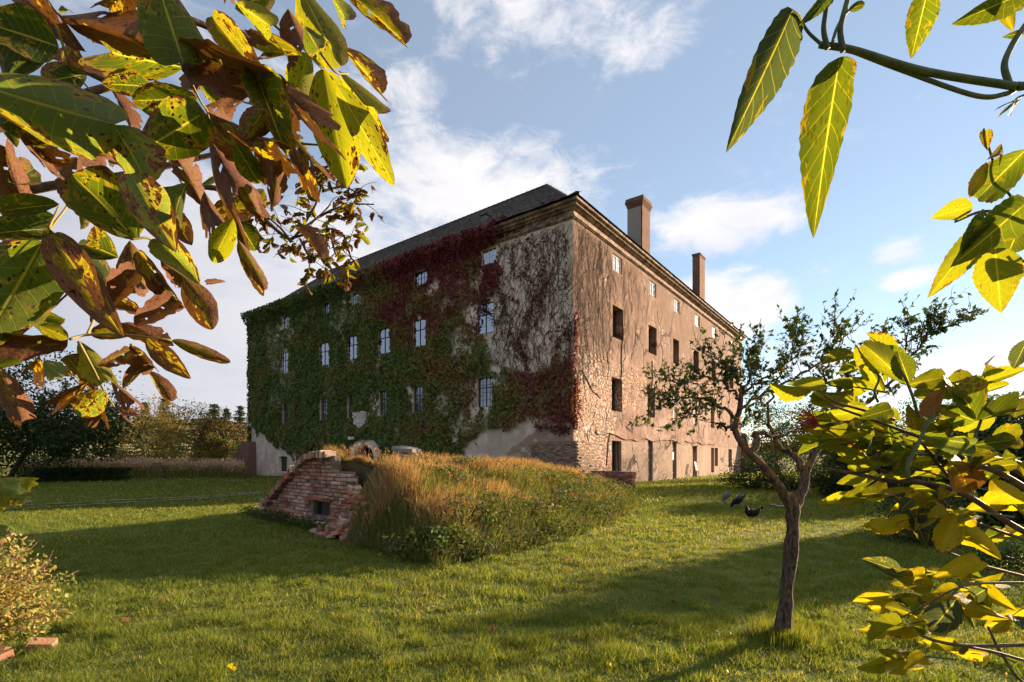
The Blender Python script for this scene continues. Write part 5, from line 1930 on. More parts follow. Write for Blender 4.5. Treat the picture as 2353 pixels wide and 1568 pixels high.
# ------------------------------------------------------------------ fruit tree
D0 = G(1796, 1462)[1]
fbase = G(1796, 1462)
ft = thing('fruit_tree', 'small old fruit tree with a forked lichen-covered trunk on the lawn', 'tree', tuple(fbase))
rt = np.random.default_rng(5)


def fp(x, y, dz=0.0):
    return P(x, y, D0 + dz) - fbase


def limb(pts, r0, r1, n=18, sides=8, jit=.006):
    c = spline([fp(*p) for p in pts], n)
    c[1:-1] += rt.normal(0, jit, (n - 2, 3))
    return c, np.linspace(r0, r1, n)


tm = MB()
c, rr_ = limb([(1796, 1475, 0), (1806, 1380, 0), (1815, 1290, 0), (1822, 1220, .0), (1822, 1165, 0), (1815, 1140, 0)], .060, .052, 22, 12, .004)
rr_ = rr_ * (1 + .10 * np.sin(np.linspace(0, 17, 22)) + .55 * np.exp(-((np.linspace(0, 1, 22)) / .06) ** 2)) * (1 + .14 * np.exp(-((np.linspace(0, 1, 22) - .72) / .05) ** 2))
tm.tube(c, rr_, 12)
LIMBS = {
    'left': ([(1820, 1175, 0), (1796, 1128, -.02), (1765, 1085, -.05), (1735, 1050, -.08), (1706, 1020, -.05), (1690, 985, 0), (1697, 940, .05), (1703, 905, .1)], .044, .020),
    'right': ([(1822, 1180, 0), (1842, 1128, .05), (1852, 1085, .1), (1868, 1050, .12), (1890, 1010, .2), (1905, 950, .3)], .046, .022),
    'knob': ([(1728, 1045, -.05), (1738, 1018, 0), (1736, 1000, .05), (1752, 995, .1), (1775, 1003, .2), (1800, 1000, .3)], .034, .012),
    'mid': ([(1850, 1088, .1), (1836, 1060, .15), (1815, 1040, .2), (1795, 1030, .25), (1770, 985, .3), (1765, 935, .35)], .036, .012),
}
BR = [  # finer branches: points, r0, r1, density of twigs
    ([(1694, 965, 0), (1655, 930, .05), (1615, 915, .1), (1570, 918, .1), (1530, 930, .1), (1495, 950, .1)], .018, .004, 26),
    ([(1700, 920, .1), (1670, 890, .1), (1640, 870, .0), (1600, 872, -.05), (1568, 885, -.1)], .015, .004, 20),
    ([(1703, 905, .1), (1690, 860, .1), (1660, 835, 0), (1630, 820, 0)], .013, .003, 16),
    ([(1703, 905, .1), (1725, 870, .2), (1740, 830, .3), (1735, 790, .35)], .014, .004, 18),
    ([(1703, 905, .1), (1740, 880, 0), (1790, 850, -.1), (1830, 810, -.2), (1845, 770, -.2)], .014, .003, 22),
    ([(1700, 940, 0), (1750, 905, .2), (1800, 880, .3), (1860, 850, .4), (1900, 820, .5), (1915, 770, .5), (1918, 725, .5)], .016, .003, 26),
    ([(1765, 935, .35), (1780, 890, .4), (1800, 840, .4), (1822, 790, .4), (1828, 755, .4)], .012, .003, 18),
    ([(1765, 935, .35), (1740, 915, .4), (1720, 850, .5), (1700, 800, .5)], .010, .003, 14),
    ([(1905, 950, .3), (1930, 900, .3), (1960, 850, .2), (1990, 810, .1), (2020, 780, .1)], .020, .004, 22),
    ([(1905, 950, .3), (1890, 900, .5), (1900, 850, .6), (1930, 790, .7), (1960, 750, .8)], .016, .004, 20),
    ([(1890, 1010, .2), (1940, 970, .1), (2000, 920, 0), (2060, 860, -.1), (2110, 800, -.1), (2150, 760, -.1), (2220, 735, -.1)], .020, .004, 30),
    ([(2060, 860, -.1), (2080, 810, 0), (2085, 770, 0), (2085, 735, .1)], .008, .003, 10),
    ([(2110, 800, -.1), (2125, 770, -.1), (2130, 740, -.1)], .006, .002, 8),
    ([(1800, 1000, .3), (1840, 985, .4), (1880, 960, .5), (1920, 955, .6)], .010, .003, 12),
    ([(1770, 985, .3), (1740, 965, .4), (1720, 960, .4)], .006, .002, 8),
    ([(1655, 930, .05), (1620, 945, 0), (1590, 955, 0), (1560, 962, 0)], .008, .002, 10),
    ([(1690, 985, 0), (1665, 980, -.05), (1648, 972, -.05)], .014, .008, 2),
    ([(1615, 915, .1), (1585, 900, .1), (1550, 880, .15), (1530, 870, .15)], .006, .002, 10),
]
twig_pts = []
for k_, (pts, r0, r1) in LIMBS.items():
    c, rr_ = limb(pts, r0, r1, 20, 10, .006)
    rr_ = rr_ * (1 + .10 * rt.normal(0, 1, 20).clip(-1, 1))
    tm.tube(c, rr_, 9)
    if k_ in ('left', 'right', 'mid'):
        twig_pts += [(q, .4) for q in c[12:]]
tm.build('trunk', M['bark'], ft, True)
bm_ = MB(); lf = []
tw = MB()


def twig(p0, d0, L, r0, nl, gen=0):
    n = 6
    pts = [p0]; d = d0.copy()
    for q in range(n):
        d = d + rt.normal(0, .22, 3) + np.array([0, 0, .06]); d /= np.linalg.norm(d)
        pts.append(pts[-1] + d * L / n)
    pts = np.array(pts)
    tw.tube(pts, np.linspace(r0, r0 * .4, n + 1), 3, cap=False)
    for q in range(nl):
        u = rt.uniform(.25, 1) * n; i = min(n - 1, int(u)); f_ = u - i
        lf.append((pts[i] * (1 - f_) + pts[i + 1] * f_, d))
    if gen < 1:
        for q in range(int(rt.integers(1, 4))):
            i = int(rt.integers(1, n))
            dd = d + rt.normal(0, .8, 3); dd /= np.linalg.norm(dd)
            twig(pts[i], dd, L * .55, r0 * .6, max(2, nl // 2), 1)


for (pts, r0, r1, nt_) in BR:
    c, rr_ = limb(pts, r0, r1, 22, 6, .012)
    bm_.tube(c, rr_, 6)
    for q in range(int(nt_ * 1.3)):
        i = int(rt.integers(4, 22))
        tdir = c[min(i + 1, 21)] - c[i - 1]; tdir /= np.linalg.norm(tdir)
        d = tdir * .5 + rt.normal(0, .55, 3) + np.array([0, 0, .30]); d /= np.linalg.norm(d)
        twig(c[i], d, rt.uniform(.10, .30), .0042, int(rt.integers(4, 8)))
    d = c[-1] - c[-3]; d /= np.linalg.norm(d)
    twig(c[-1], d, .22, .004, 7)
bm_.build('branches', M['bark'], ft, True)
tw.build('twigs', M['twig'], ft)
lp = np.array([q[0] for q in lf]); ld = np.array([q[1] for q in lf])
n = len(lp)
off = rt.normal(0, 1, (n, 3)); off /= np.linalg.norm(off, axis=1)[:, None]
fc = np.array([[0.040, 0.075, 0.018], [0.060, 0.095, 0.022], [0.11, 0.12, 0.025], [0.030, 0.055, 0.020], [0.17, 0.14, 0.03]])[np.minimum(4, np.abs(rt.normal(0, 1.5, n)).astype(int))] * rt.uniform(.7, 1.3, (n, 1))
lm = MB()
lm.leaves(lp + off * .018, rt.uniform(.036, .066, n), fc, None, 1, (0, 0, -.35), .48, rt)
tag(lm.build('leaves', M['foliage'], ft), kind='stuff')
print('fruit tree leaves', n)

# ------------------------------------------------------------------ hens
M['hen_black'] = mat_simple('black_feathers', (0.006, 0.0055, 0.0055), (0.016, 0.012, 0.010), 30, 0.7, 0.5, 0.01, 0.2)
M['hen_grey'] = mat_simple('barred_grey_feathers', (0.10, 0.09, 0.085), (0.34, 0.32, 0.30), 45, 0.8, 0.5, 0.01)
M['comb'] = mat_simple('red_comb', (0.35, 0.03, 0.02), (0.45, 0.05, 0.03), 30, 0.6)
M['hen_leg'] = mat_simple('hen_leg', (0.16, 0.12, 0.07), (0.24, 0.18, 0.10), 40, 0.7)


def hen(label, pos, rz, spine, mat, scale=1.0, head=True):
    """body, neck and tail are one lofted skin along the spine: (x forward, z up, half width, half height)"""
    t = thing('hen', label, 'hen', (pos[0], pos[1], 0), rz, 'hens on the lawn')
    n = len(spine)
    sp = spline([(a, b, 0) for a, b, _, _ in spine], 26)
    ws = np.interp(np.linspace(0, n - 1, 26), range(n), [s[2] for s in spine])
    hs = np.interp(np.linspace(0, n - 1, 26), range(n), [s[3] for s in spine])
    tan = np.gradient(sp, axis=0)
    v = []
    th = np.arange(12) / 12 * 2 * math.pi
    for i in range(26):
        tx, tz = tan[i, 0], tan[i, 1]; l = math.hypot(tx, tz) + 1e-9
        ux, uz = -tz / l, tx / l
        for a_ in th:
            h_ = math.sin(a_) * hs[i]; w_2 = math.cos(a_) * ws[i]
            v.append((sp[i, 0] + ux * h_, w_2, sp[i, 1] + uz * h_))
    v = np.array(v) * scale
    mb = MB()
    i = np.arange(25)[:, None] * 12; j = np.arange(12)[None, :]; k = (j + 1) % 12
    mb.add(v, np.stack([i + j, i + k, i + 12 + k, i + 12 + j], -1).reshape(-1, 4))
    mb.f3.append(np.array([(0, q + 1, q) for q in range(1, 11)])); e = 25 * 12
    mb.f3.append(np.array([(e, e + q, e + q + 1) for q in range(1, 11)]))
    mb.build('body', mat, t, True)
    tf_ = MB()
    tp0 = sp[1] * scale; td = (sp[0] - sp[3]); td /= np.linalg.norm(td)
    for q in range(7):
        a_ = (q - 3) * .16
        dd = np.array([td[0] * math.cos(a_) - td[1] * math.sin(a_), td[0] * math.sin(a_) + td[1] * math.cos(a_)])
        s_ = np.array([tp0[0], (q - 3) * .007, tp0[1]]); e_ = s_ + np.array([dd[0], (q - 3) * .03, dd[1]]) * .12 * scale
        m_ = (s_ + e_) / 2 + np.array([0, .012, .02]); m2 = (s_ + e_) / 2 - np.array([0, .012, .02])
        tf_.add([s_, m_, e_, m2], [(0, 1, 2, 3)])
    tf_.build('tail_feathers', mat, t)
    wg = MB()
    for sgn in (-1, 1):
        c = sp[9] * scale
        vv_ = []
        for (a_, b_) in ((.10, .035), (.05, .065), (-.06, .05), (-.15, .025), (-.06, -.02), (.05, -.03)):
            vv_.append((c[0] + a_ * scale, sgn * (ws[9] * .98 + .008) * scale, c[1] + b_ * scale))
        vv_.append((c[0], sgn * (ws[9] + .022) * scale, c[1] + .015 * scale))
        wg.add(vv_, [(q, (q + 1) % 6, 6) for q in range(6)])
    wg.build('wing', mat, t, True)
    hx = sp[-1] * scale
    if head:
        bk = MB(); fx = sp[-1] - sp[-3]; fx /= np.linalg.norm(fx)
        fwd = np.array([fx[0] * .4 + (.8 if hx[1] > .2 else .4), fx[1] * .3 - (.1 if hx[1] > .2 else .6)]); fwd /= np.linalg.norm(fwd)
        bk.tube([(hx[0], 0, hx[1]), (hx[0] + fwd[0] * .045, 0, hx[1] + fwd[1] * .045)], (.013, .002), 5); bk.build('beak', M['hen_leg'], t)
        cb = MB()
        pts = [(-.035, .018), (-.03, .045), (-.015, .038), (-.005, .055), (.008, .04), (.02, .045), (.022, .015)]
        v2 = [(hx[0] + a_, s_, hx[1] + b_) for s_ in (-.004, .004) for a_, b_ in pts]
        cb.add(v2, [(0, 1, 8, 7)] + [(q, q + 1, q + 8, q + 7) for q in range(1, 6)]); cb.f3.append(np.array([(0, q, q + 1) for q in range(1, 6)] + [(7, q + 8, q + 7) for q in range(1, 6)]))
        cb.tube([(hx[0] + .012, 0, hx[1] - .01), (hx[0] + .012, 0, hx[1] - .045)], (.012, .006), 5)
        cb.build('comb', M['comb'], t)
    for sgn in (-1, 1):
        lg = MB()
        lx = .01 + sgn * .012
        lg.tube([(lx - .01, sgn * .035, .17 * scale), (lx + .012, sgn * .035, .09 * scale), (lx, sgn * .035, .005)], (.022, .009, .007), 5)
        for a_ in (-.5, 0, .5, 3.14):
            lg.tube([(lx, sgn * .035, .008), (lx + .05 * math.cos(a_), sgn * .035 + .05 * math.sin(a_), .004)], (.006, .003), 4)
        lg.build('leg', M['hen_leg'], t)


upright = [(-.20, .33, .012, .03), (-.165, .285, .03, .055), (-.12, .245, .065, .085), (-.05, .22, .088, .10), (.03, .22, .088, .105), (.09, .25, .07, .085), (.115, .31, .042, .052), (.12, .36, .030, .036), (.125, .395, .029, .03), (.14, .405, .012, .014)]
peck = [(-.21, .36, .012, .03), (-.17, .31, .03, .055), (-.12, .27, .065, .085), (-.05, .235, .088, .10), (.03, .21, .088, .10), (.09, .18, .065, .075), (.14, .12, .04, .048), (.17, .07, .03, .035), (.19, .045, .028, .028), (.205, .035, .012, .014)]
hen('black hen standing upright on the lawn, facing left', G(1727, 1199), math.pi - .1, upright, M['hen_black'], 1.0)
hen('black hen pecking with lowered head in front of two grey hens', G(1693, 1168), math.pi + .1, peck, M['hen_black'], 1.05)
hen('grey barred hen behind the pecking black hen, left of the grey pair', G(1684, 1160) + np.array([0, .6, 0]), math.pi / 2 + .15, [(a, b + (.03 if i < 3 else 0), c, d) for i, (a, b, c, d) in enumerate(peck)], M['hen_grey'], 1.12)
hen('grey barred hen seen from behind, right of the grey pair', G(1709, 1161) + np.array([0, .3, 0]), math.pi / 2 - .2, [(a, b + (.03 if i < 3 else 0), c, d) for i, (a, b, c, d) in enumerate(peck)], M['hen_grey'], 1.1)

# flat stones in the lawn under the shrubs
for i, (x, y, s) in enumerate(((1798, 1166, .30), (1776, 1162, .2), (1822, 1140, .2), (1790, 1138, .16), (1850, 1142, .16))):
    c = G(x, y)
    o = obj('field_stone', stone_me[i % 5], None); o.location = (c[0], c[1], .03); o.scale = (s * 1.0, s * .7, .035); o.color = (.20, .19, .18, 1); o.rotation_euler = (0, 0, i)
    tag(o, ['largest flat grey stone in the lawn right of the hens', 'flat stone just left of the largest stone by the hens', 'pale stone at the foot of the dark shrubs, middle of three', 'leftmost small stone at the foot of the dark shrubs', 'rightmost small stone at the foot of the dark shrubs'][i], 'stone', 'stones in the lawn')

# ------------------------------------------------------------------ near leaves: walnut (upper left) and elder (right)
def leaf_mesh(name, mat, seed, kind='walnut', curl=0.0, fold=.2, ragged=0.0, twist=0.0, wave=.05):
    """leaf of unit length along +X and unit width along Y, bent and folded"""
    r = np.random.default_rng(seed)
    nu, nv = 26, 8
    us = np.linspace(0, 1, nu)
    if kind == 'walnut':
        prof = np.sin(np.pi * us ** .82) ** .72
    elif kind == 'elder':
        prof = np.sin(np.pi * us ** .74) ** .85 * (1 - .25 * us)
    else:
        prof = np.sin(np.pi * us ** .6) ** .6
    prof = prof / prof.max() * .5
    prof[0] = .012; prof[-1] = .004
    v = []; uv = []
    ph = r.uniform(0, 6, 4)
    for i, u in enumerate(us):
        for j in range(nv + 1):
            s = (j / nv) * 2 - 1
            e = prof[i]
            if kind == 'elder':
                e *= 1 + .065 * ((i % 2) - .5) * (abs(s) > .9)
            if kind == 'vine':
                e *= 1 + .35 * math.sin(u * 13 + (1 if s > 0 else 0)) * (abs(s) > .6)
            e *= 1 + ragged * (math.sin(u * 23 + ph[0] + s) * .5 + math.sin(u * 41 + ph[1]) * .5) * abs(s)
            y = s * e
            z = fold * abs(y) + wave * (math.sin(u * 9 + ph[2] + s * 1.5) * .6 + math.sin(u * 17 + ph[3]) * .3) * abs(s) ** 1.3 * min(1, e * 4)
            # roll the margins
            z += curl * .55 * (abs(s) ** 2.4) * e
            x = u
            a = twist * (u - .3)
            y, z = y * math.cos(a) - z * math.sin(a), y * math.sin(a) + z * math.cos(a)
            # bend along the length
            bend = curl * .9
            if abs(bend) > 1e-3:
                x2 = math.sin(u * bend) / bend; z2 = -(1 - math.cos(u * bend)) / bend
                nx, nz = math.sin(u * bend), math.cos(u * bend)
                x, z = x2 + nx * z, z2 + nz * z
            v.append((x, y, z)); uv.append((u, s))
    v = np.array(v)
    ln = v[-nv // 2 - 1, 0]
    v[:, 0] /= max(.8, ln)
    f = []
    for i in range(nu - 1):
        for j in range(nv):
            a = i * (nv + 1) + j
            f.append((a, a + 1, a + nv + 2, a + nv + 1))
    f = np.array(f)
    if ragged > .1:
        keep = np.ones(len(f), bool)
        for q in range(3):
            keep[int(r.integers(len(f) // 4, len(f)))] = False
        f = f[keep]
    mb = MB(); mb.add(v, f)
    me = mb.mesh(name, mat, True)
    ul = me.uv_layers.new(name='uv')
    li = np.zeros(len(me.loops), np.int32); me.loops.foreach_get('vertex_index', li)
    ul.data.foreach_set('uv', np.array(uv, np.float32)[li].ravel())
    return me


def mat_leaf(name, spot, browncol, trans):
    """object colour = green tint, alpha = how far the leaf has browned"""
    m, t, out = new_mat(name)
    uvn = t.node('ShaderNodeUVMap').outputs[0]
    s = t.node('ShaderNodeSeparateXYZ', in_0=uvn)
    U, V_ = s.outputs[0], s.outputs[1]
    av = t.math('ABSOLUTE', V_)
    oi = t.node('ShaderNodeObjectInfo')
    vec = t.node('ShaderNodeCombineXYZ', in_0=t.math('MULTIPLY', U, 2.2), in_1=V_, in_2=t.math('MULTIPLY', oi.outputs['Random'], 60.0)).outputs[0]
    n1 = t.noise(vec, 2.2, 6, 0.62, 0.5)
    n2 = t.noise(vec, 9.0, 4, 0.6)
    vo = t.node('ShaderNodeTexVoronoi', in_Vector=vec)
    vo.inputs['Scale'].default_value = 6.5
    vo.inputs['Randomness'].default_value = 1.0
    edge = t.math('MULTIPLY', t.math('ADD', t.math('POWER', av, 2.0), t.math('MULTIPLY', U, .55)), .16)
    bsrc = t.math('ADD', t.math('ADD', n1, edge), t.math('MULTIPLY', oi.outputs['Alpha'], .44))
    brown = t.ramp(bsrc, 0.80, 0.845)
    spots = t.math('MULTIPLY', t.ramp(t.math('ADD', vo.outputs[0], t.math('MULTIPLY', n2, .18)), .44, .36), t.ramp(n1, .47, .56))
    spots = t.math('MULTIPLY', spots, spot)
    g = oi.outputs['Color']
    g = t.mix(t.math('MULTIPLY', t.ramp(n1, .45, .7), .45), g, t.mix(1.0, g, (1.7, 1.35, .7), 'MULTIPLY'))
    yb = t.mix(t.math('MULTIPLY', t.ramp(bsrc, 0.72, 0.80), .6), g, (0.30, 0.22, 0.02))
    # veins
    vein = t.math('ABSOLUTE', t.math('SINE', t.math('SUBTRACT', t.math('MULTIPLY', U, 26.0), t.math('MULTIPLY', av, 5.5))))
    vein = t.ramp(vein, .13, .03)
    mid = t.ramp(av, .055, .02)
    vv = t.math('MAXIMUM', t.math('MULTIPLY', vein, .40), t.math('MULTIPLY', mid, .85))
    c = t.mix(vv, yb, (0.34, 0.32, 0.07))
    bcol = t.mix(n2, browncol[0], browncol[1])
    c = t.mix(brown, c, bcol)
    c = t.mix(spots, c, (0.030, 0.016, 0.008))
    tr_amt = t.math('MULTIPLY', t.math('SUBTRACT', 1.0, t.math('MAXIMUM', t.math('MULTIPLY', brown, .72), spots)), trans)
    hgt = t.math('SUBTRACT', n2, t.math('MULTIPLY', vv, .8))
    bn = t.node('ShaderNodeBump', in_Strength=0.5, in_Distance=0.004, in_Height=hgt)
    p = t.node('ShaderNodeBsdfPrincipled', in_Base_Color=c, in_Roughness=0.6, in_Normal=bn.outputs[0])
    t.put(p.inputs['Specular IOR Level'], .12)
    tc = t.mix(1.0, c, (1.85, 1.75, .5), 'MULTIPLY')
    tr = t.node('ShaderNodeBsdfTranslucent', in_Color=tc)
    mx = t.node('ShaderNodeMixShader', in_0=tr_amt, in_1=p.outputs[0], in_2=tr.outputs[0])
    t.l.new(mx.outputs[0], out.inputs[0])
    return m


M['walnut'] = mat_leaf('walnut_leaf', 1.0, ((0.040, 0.017, 0.008), (0.21, 0.095, 0.045)), .55)
M['elder'] = mat_leaf('elder_leaf', .25, ((0.12, 0.045, 0.012), (0.30, 0.16, 0.05)), .60)
M['petiole'] = mat_simple('leaf_stalk', (0.16, 0.14, 0.03), (0.26, 0.20, 0.06), 30, 0.6, 0.2, 0.002)
M['elder_stem'] = mat_simple('elder_stem', (0.065, 0.045, 0.035), (0.13, 0.085, 0.06), 40, 0.7, 0.4, 0.002)
M['green_stem'] = mat_simple('green_shoot', (0.05, 0.075, 0.03), (0.10, 0.12, 0.05), 40, 0.6, 0.3, 0.002)
M['red_stalk'] = mat_simple('red_berry_stalk', (0.22, 0.02, 0.03), (0.34, 0.05, 0.05), 40, 0.6, 0.3, 0.001)
WN = [leaf_mesh('leaf', M['walnut'], 1 + q, 'walnut', c, f, r_, t_, w) for q, (c, f, r_, t_, w) in enumerate([(.35, .15, .02, .2, .03), (.6, .25, .05, -.3, .05), (.2, .1, .03, .1, .04), (.9, .3, .06, .5, .05), (.45, .4, .05, -.5, .05)])]
WB = [leaf_mesh('leaf', M['walnut'], 21 + q, 'walnut', c, f, r_, t_, w) for q, (c, f, r_, t_, w) in enumerate([(.9, .45, .14, .5, .10), (.7, .6, .16, -.6, .11), (1.1, .35, .14, .4, .10), (.5, .75, .12, .7, .09)])]
EL = [leaf_mesh('leaf', M['elder'], 41 + q, 'elder', c, f, r_, t_, w) for q, (c, f, r_, t_, w) in enumerate([(.4, .2, .02, .2, .03), (.7, .3, .04, -.3, .05), (.25, .12, .03, .1, .03), (1.0, .35, .05, .5, .06), (.6, .5, .04, -.6, .05)])]
VN = [leaf_mesh('leaf', M['elder'], 61 + q, 'vine', .4, .15, .05, .2, .06) for q in range(2)]

GRN = dict(G=(0.060, 0.088, 0.012), Y=(0.135, 0.155, 0.014), L=(0.095, 0.140, 0.052), D=(0.036, 0.060, 0.013), M=(0.095, 0.105, 0.012), B=(0.10, 0.07, 0.012), A=(0.25, 0.225, 0.012), S=(0.035, 0.055, 0.042))  # walnut greens and browns darkened to stand in for self-shadow
BRN = dict(G=.24, Y=.20, L=.30, D=.28, M=.60, B=.86, A=.30, S=.05)
rl = random.Random(3)


def put_leaf(parent, b, t3, wid, typ, meshes, roll=None, brown=None, flip=None, face=None):
    """one leaf from base point b to tip t3 (world), width in metres"""
    b = Vector(b); t3 = Vector(t3)
    x = (t3 - b); L = x.length; x.normalize()
    view = (Vector((0, 0, EYE)) - (b + t3) / 2).normalized() if face is None else Vector(face)
    z = (view - x * view.dot(x)).normalized()
    roll = rl.uniform(-.5, .5) if roll is None else roll
    q = Matrix.Rotation(roll, 3, x)
    z = q @ z
    if (rl.random() < .5 if flip is None else flip):
        z = -z
    y = z.cross(x)
    m = Matrix((x * L, y * wid, z * min(L, wid * 1.8))).transposed().to_4x4()
    m.translation = b
    o = obj('leaf', rl.choice(meshes), parent)
    o.matrix_world = m
    c = GRN[typ]; k = rl.uniform(.8, 1.25)
    bb = BRN[typ] if brown is None else brown
    o.color = (c[0] * k, c[1] * k, c[2] * k, max(0, min(1.25, bb + rl.uniform(-.12, .12))))
    return o


walnut = thing('walnut_tree', 'walnut tree branches hanging into the picture at upper left, spotted browning leaves', 'tree')
WL = [  # base x, y, tip x, y, width, type (measured in the notes' units)
    (125, 120, -60, 95, 130, 'D'), (60, 0, 175, 95, 60, 'B'), (330, 95, 175, 42, 95, 'B'), (420, 142, 362, -35, 140, 'G'), (425, 155, 193, 115, 95, 'G'),
    (265, 285, -25, 215, 160, 'L'), (262, 288, 345, 415, 115, 'L'), (300, 400, 396, 560, 88, 'L'), (312, 552, 165, 388, 135, 'G'), (470, 258, 332, 345, 120, 'G'),
    (452, 222, 303, 240, 80, 'G'), (478, 312, 577, 515, 92, 'B'), (478, 258, 662, 372, 78, 'M'), (438, 128, 598, 182, 92, 'B'), (488, 38, 598, 178, 62, 'M'),
    (468, 245, 552, 285, 95, 'B'), (583, 160, 652, 332, 84, 'G'), (600, 158, 766, 314, 58, 'B'), (706, 122, 678, 242, 64, 'Y'), (662, 20, 694, 132, 74, 'B'), (694, 128, 578, 108, 56, 'M'),
    (690, -30, 790, 180, 95, 'Y'), (795, -20, 925, 82, 58, 'M'), (762, -5, 810, 62, 42, 'L'), (742, 158, 800, 430, 112, 'Y'), (772, 195, 912, 432, 68, 'Y'), (778, 162, 895, 300, 62, 'Y'),
    (788, 108, 897, 224, 46, 'M'), (655, 288, 736, 422, 62, 'M'), (636, 372, 624, 466, 52, 'B'), (488, 288, 602, 388, 52, 'M'), (135, 108, -30, 48, 110, 'D'), (48, 308, 147, 402, 62, 'B'), (12, 338, 30, 446, 82, 'B'),
    (136, 470, -15, 482, 48, 'G'), (114, 526, -15, 532, 56, 'D'), (96, 558, -25, 775, 155, 'G'), (120, 538, 267, 758, 84, 'M'), (272, 592, 178, 548, 82, 'D'), (298, 553, 312, 692, 62, 'M'),
    (318, 578, 402, 694, 42, 'M'), (368, 548, 442, 638, 64, 'L'), (374, 588, 432, 652, 62, 'B'), (424, 638, 494, 762, 68, 'M'), (396, 688, 338, 729, 46, 'B'), (536, 503, 486, 610, 52, 'Y'),
    (545, 508, 592, 578, 52, 'D'), (548, 553, 607, 670, 38, 'M'), (244, 663, 312, 717, 38, 'M'), (474, 650, 514, 648, 14, 'B'), (395, 782, 528, 832, 32, 'M'), (336, 778, 435, 870, 48, 'M'),
    (300, 793, 347, 852, 48, 'B'), (298, 806, 234, 835, 32, 'M'), (322, 838, 284, 888, 26, 'M'), (340, 853, 404, 927, 34, 'M'), (180, 783, 257, 898, 58, 'Y'), (150, 818, 217, 888, 62, 'M'),
    (156, 778, -15, 792, 54, 'B'), (156, 783, -15, 832, 44, 'Y'), (90, 818, 70, 875, 48, 'B'), (100, 828, 147, 872, 48, 'L'), (242, 898, 168, 958, 62, 'L'), (202, 878, 118, 938, 30, 'B'),
    (236, 918, 225, 978, 42, 'B'), (262, 933, 312, 967, 32, 'B'), (255, 878, 320, 938, 38, 'B'), (0, 848, 52, 972, 54, 'B'), (-5, 855, 26, 905, 40, 'A'), (90, 748, 162, 778, 38, 'Y'),
    (210, 768, 332, 764, 42, 'M'), (270, 748, 397, 792, 48, 'B'), (215, 640, 160, 700, 60, 'B'), (60, 700, 140, 770, 60, 'G'), (540, 20, 640, -20, 60, 'G'), (620, 60, 560, 20, 60, 'Y'),
    (250, 20, 300, -30, 70, 'B'), (200, 170, 90, 190, 60, 'D'), (350, 200, 240, 190, 60, 'D'), (540, 330, 600, 430, 55, 'G'), (400, 360, 460, 450, 60, 'B'), (430, 420, 380, 520, 60, 'G'), (470, 440, 500, 540, 55, 'B'),
    (560, 430, 600, 500, 40, 'M'), (180, 560, 230, 640, 70, 'D'), (610, 250, 560, 320, 60, 'M'), (700, 60, 740, 130, 50, 'G'), (650, 200, 700, 260, 40, 'Y'), (80, 640, 20, 700, 60, 'M'), (20, 420, 90, 380, 60, 'D'),
    (310, 620, 260, 690, 50, 'B'), (380, 480, 440, 560, 55, 'M'), (170, 320, 60, 300, 80, 'D'), (90, 230, 10, 300, 90, 'D')]
for (bx, by, tx, ty, w, typ) in WL:
    d = rl.uniform(.60, .80) if typ != 'L' else rl.uniform(.54, .60)
    d2 = d * rl.uniform(.90, 1.12)
    b, t3 = P(bx, by, d), P(tx, ty, d2)
    br = typ in 'B' or (typ == 'M' and rl.random() < .45)
    put_leaf(walnut, b, t3, w / FOC * d * .98, typ, WB if br else WN, rl.uniform(-.35, .35))
# leaves farther back in the same crown
for q in range(75):
    bx, by = rl.uniform(-80, 690), rl.uniform(-60, 560)
    if by > 560 - bx * .45 + rl.uniform(-40, 40) and rl.random() < .85: continue
    d = rl.uniform(1.0, 2.6)
    L = rl.uniform(.07, .13)
    a = rl.uniform(.2, 2.6)
    b = P(bx, by, d)
    t3 = b + np.array([math.cos(a) * L, rl.uniform(-.5, .5) * L, -math.sin(a) * L])
    typ = rl.choice('GGMMBBBD')
    put_leaf(walnut, b, t3, L * rl.uniform(.35, .48), typ, WB if typ == 'B' else WN, rl.uniform(-.8, .8))
# leaf stalks and twigs
PT = [[(420, 140), (440, 190), (462, 235), (478, 262), (482, 320)], [(422, 154), (445, 156), (450, 156)], [(560, 20), (620, 50), (660, 85), (720, 125), (745, 160), (772, 200)], [(700, 90), (715, 130), (742, 160)], [(735, 120), (770, 165), (800, 170)],
      [(265, 288), (240, 245), (225, 220)], [(95, 560), (120, 520), (150, 480), (165, 450)], [(112, 525), (135, 475)], [(300, 550), (345, 550), (372, 590), (400, 620)], [(200, 770), (215, 730), (205, 700)], [(160, 780), (200, 770), (290, 770), (380, 780), (400, 785)],
      [(180, 785), (215, 850), (240, 900), (262, 935)], [(300, 790), (340, 850)], [(520, 470), (540, 505), (548, 560)], [(130, 60), (150, 120), (165, 160), (210, 210)], [(-40, 140), (60, 135), (130, 115)], [(10, 830), (0, 870)], [(250, 370), (300, 400), (320, 545)], [(600, 160), (560, 140), (500, 130), (440, 130)], [(655, 290), (610, 250), (560, 235)]]
for c in PT:
    mb = MB()
    dd = rl.uniform(.63, .75)
    cv = spline([P(x, y, dd + .02 * i) for i, (x, y) in enumerate(c)], 5 * len(c))
    mb.tube(cv, np.linspace(.0019, .0012, len(cv)), 6)
    mb.build('leaf_stalk', M['petiole'], walnut, True)
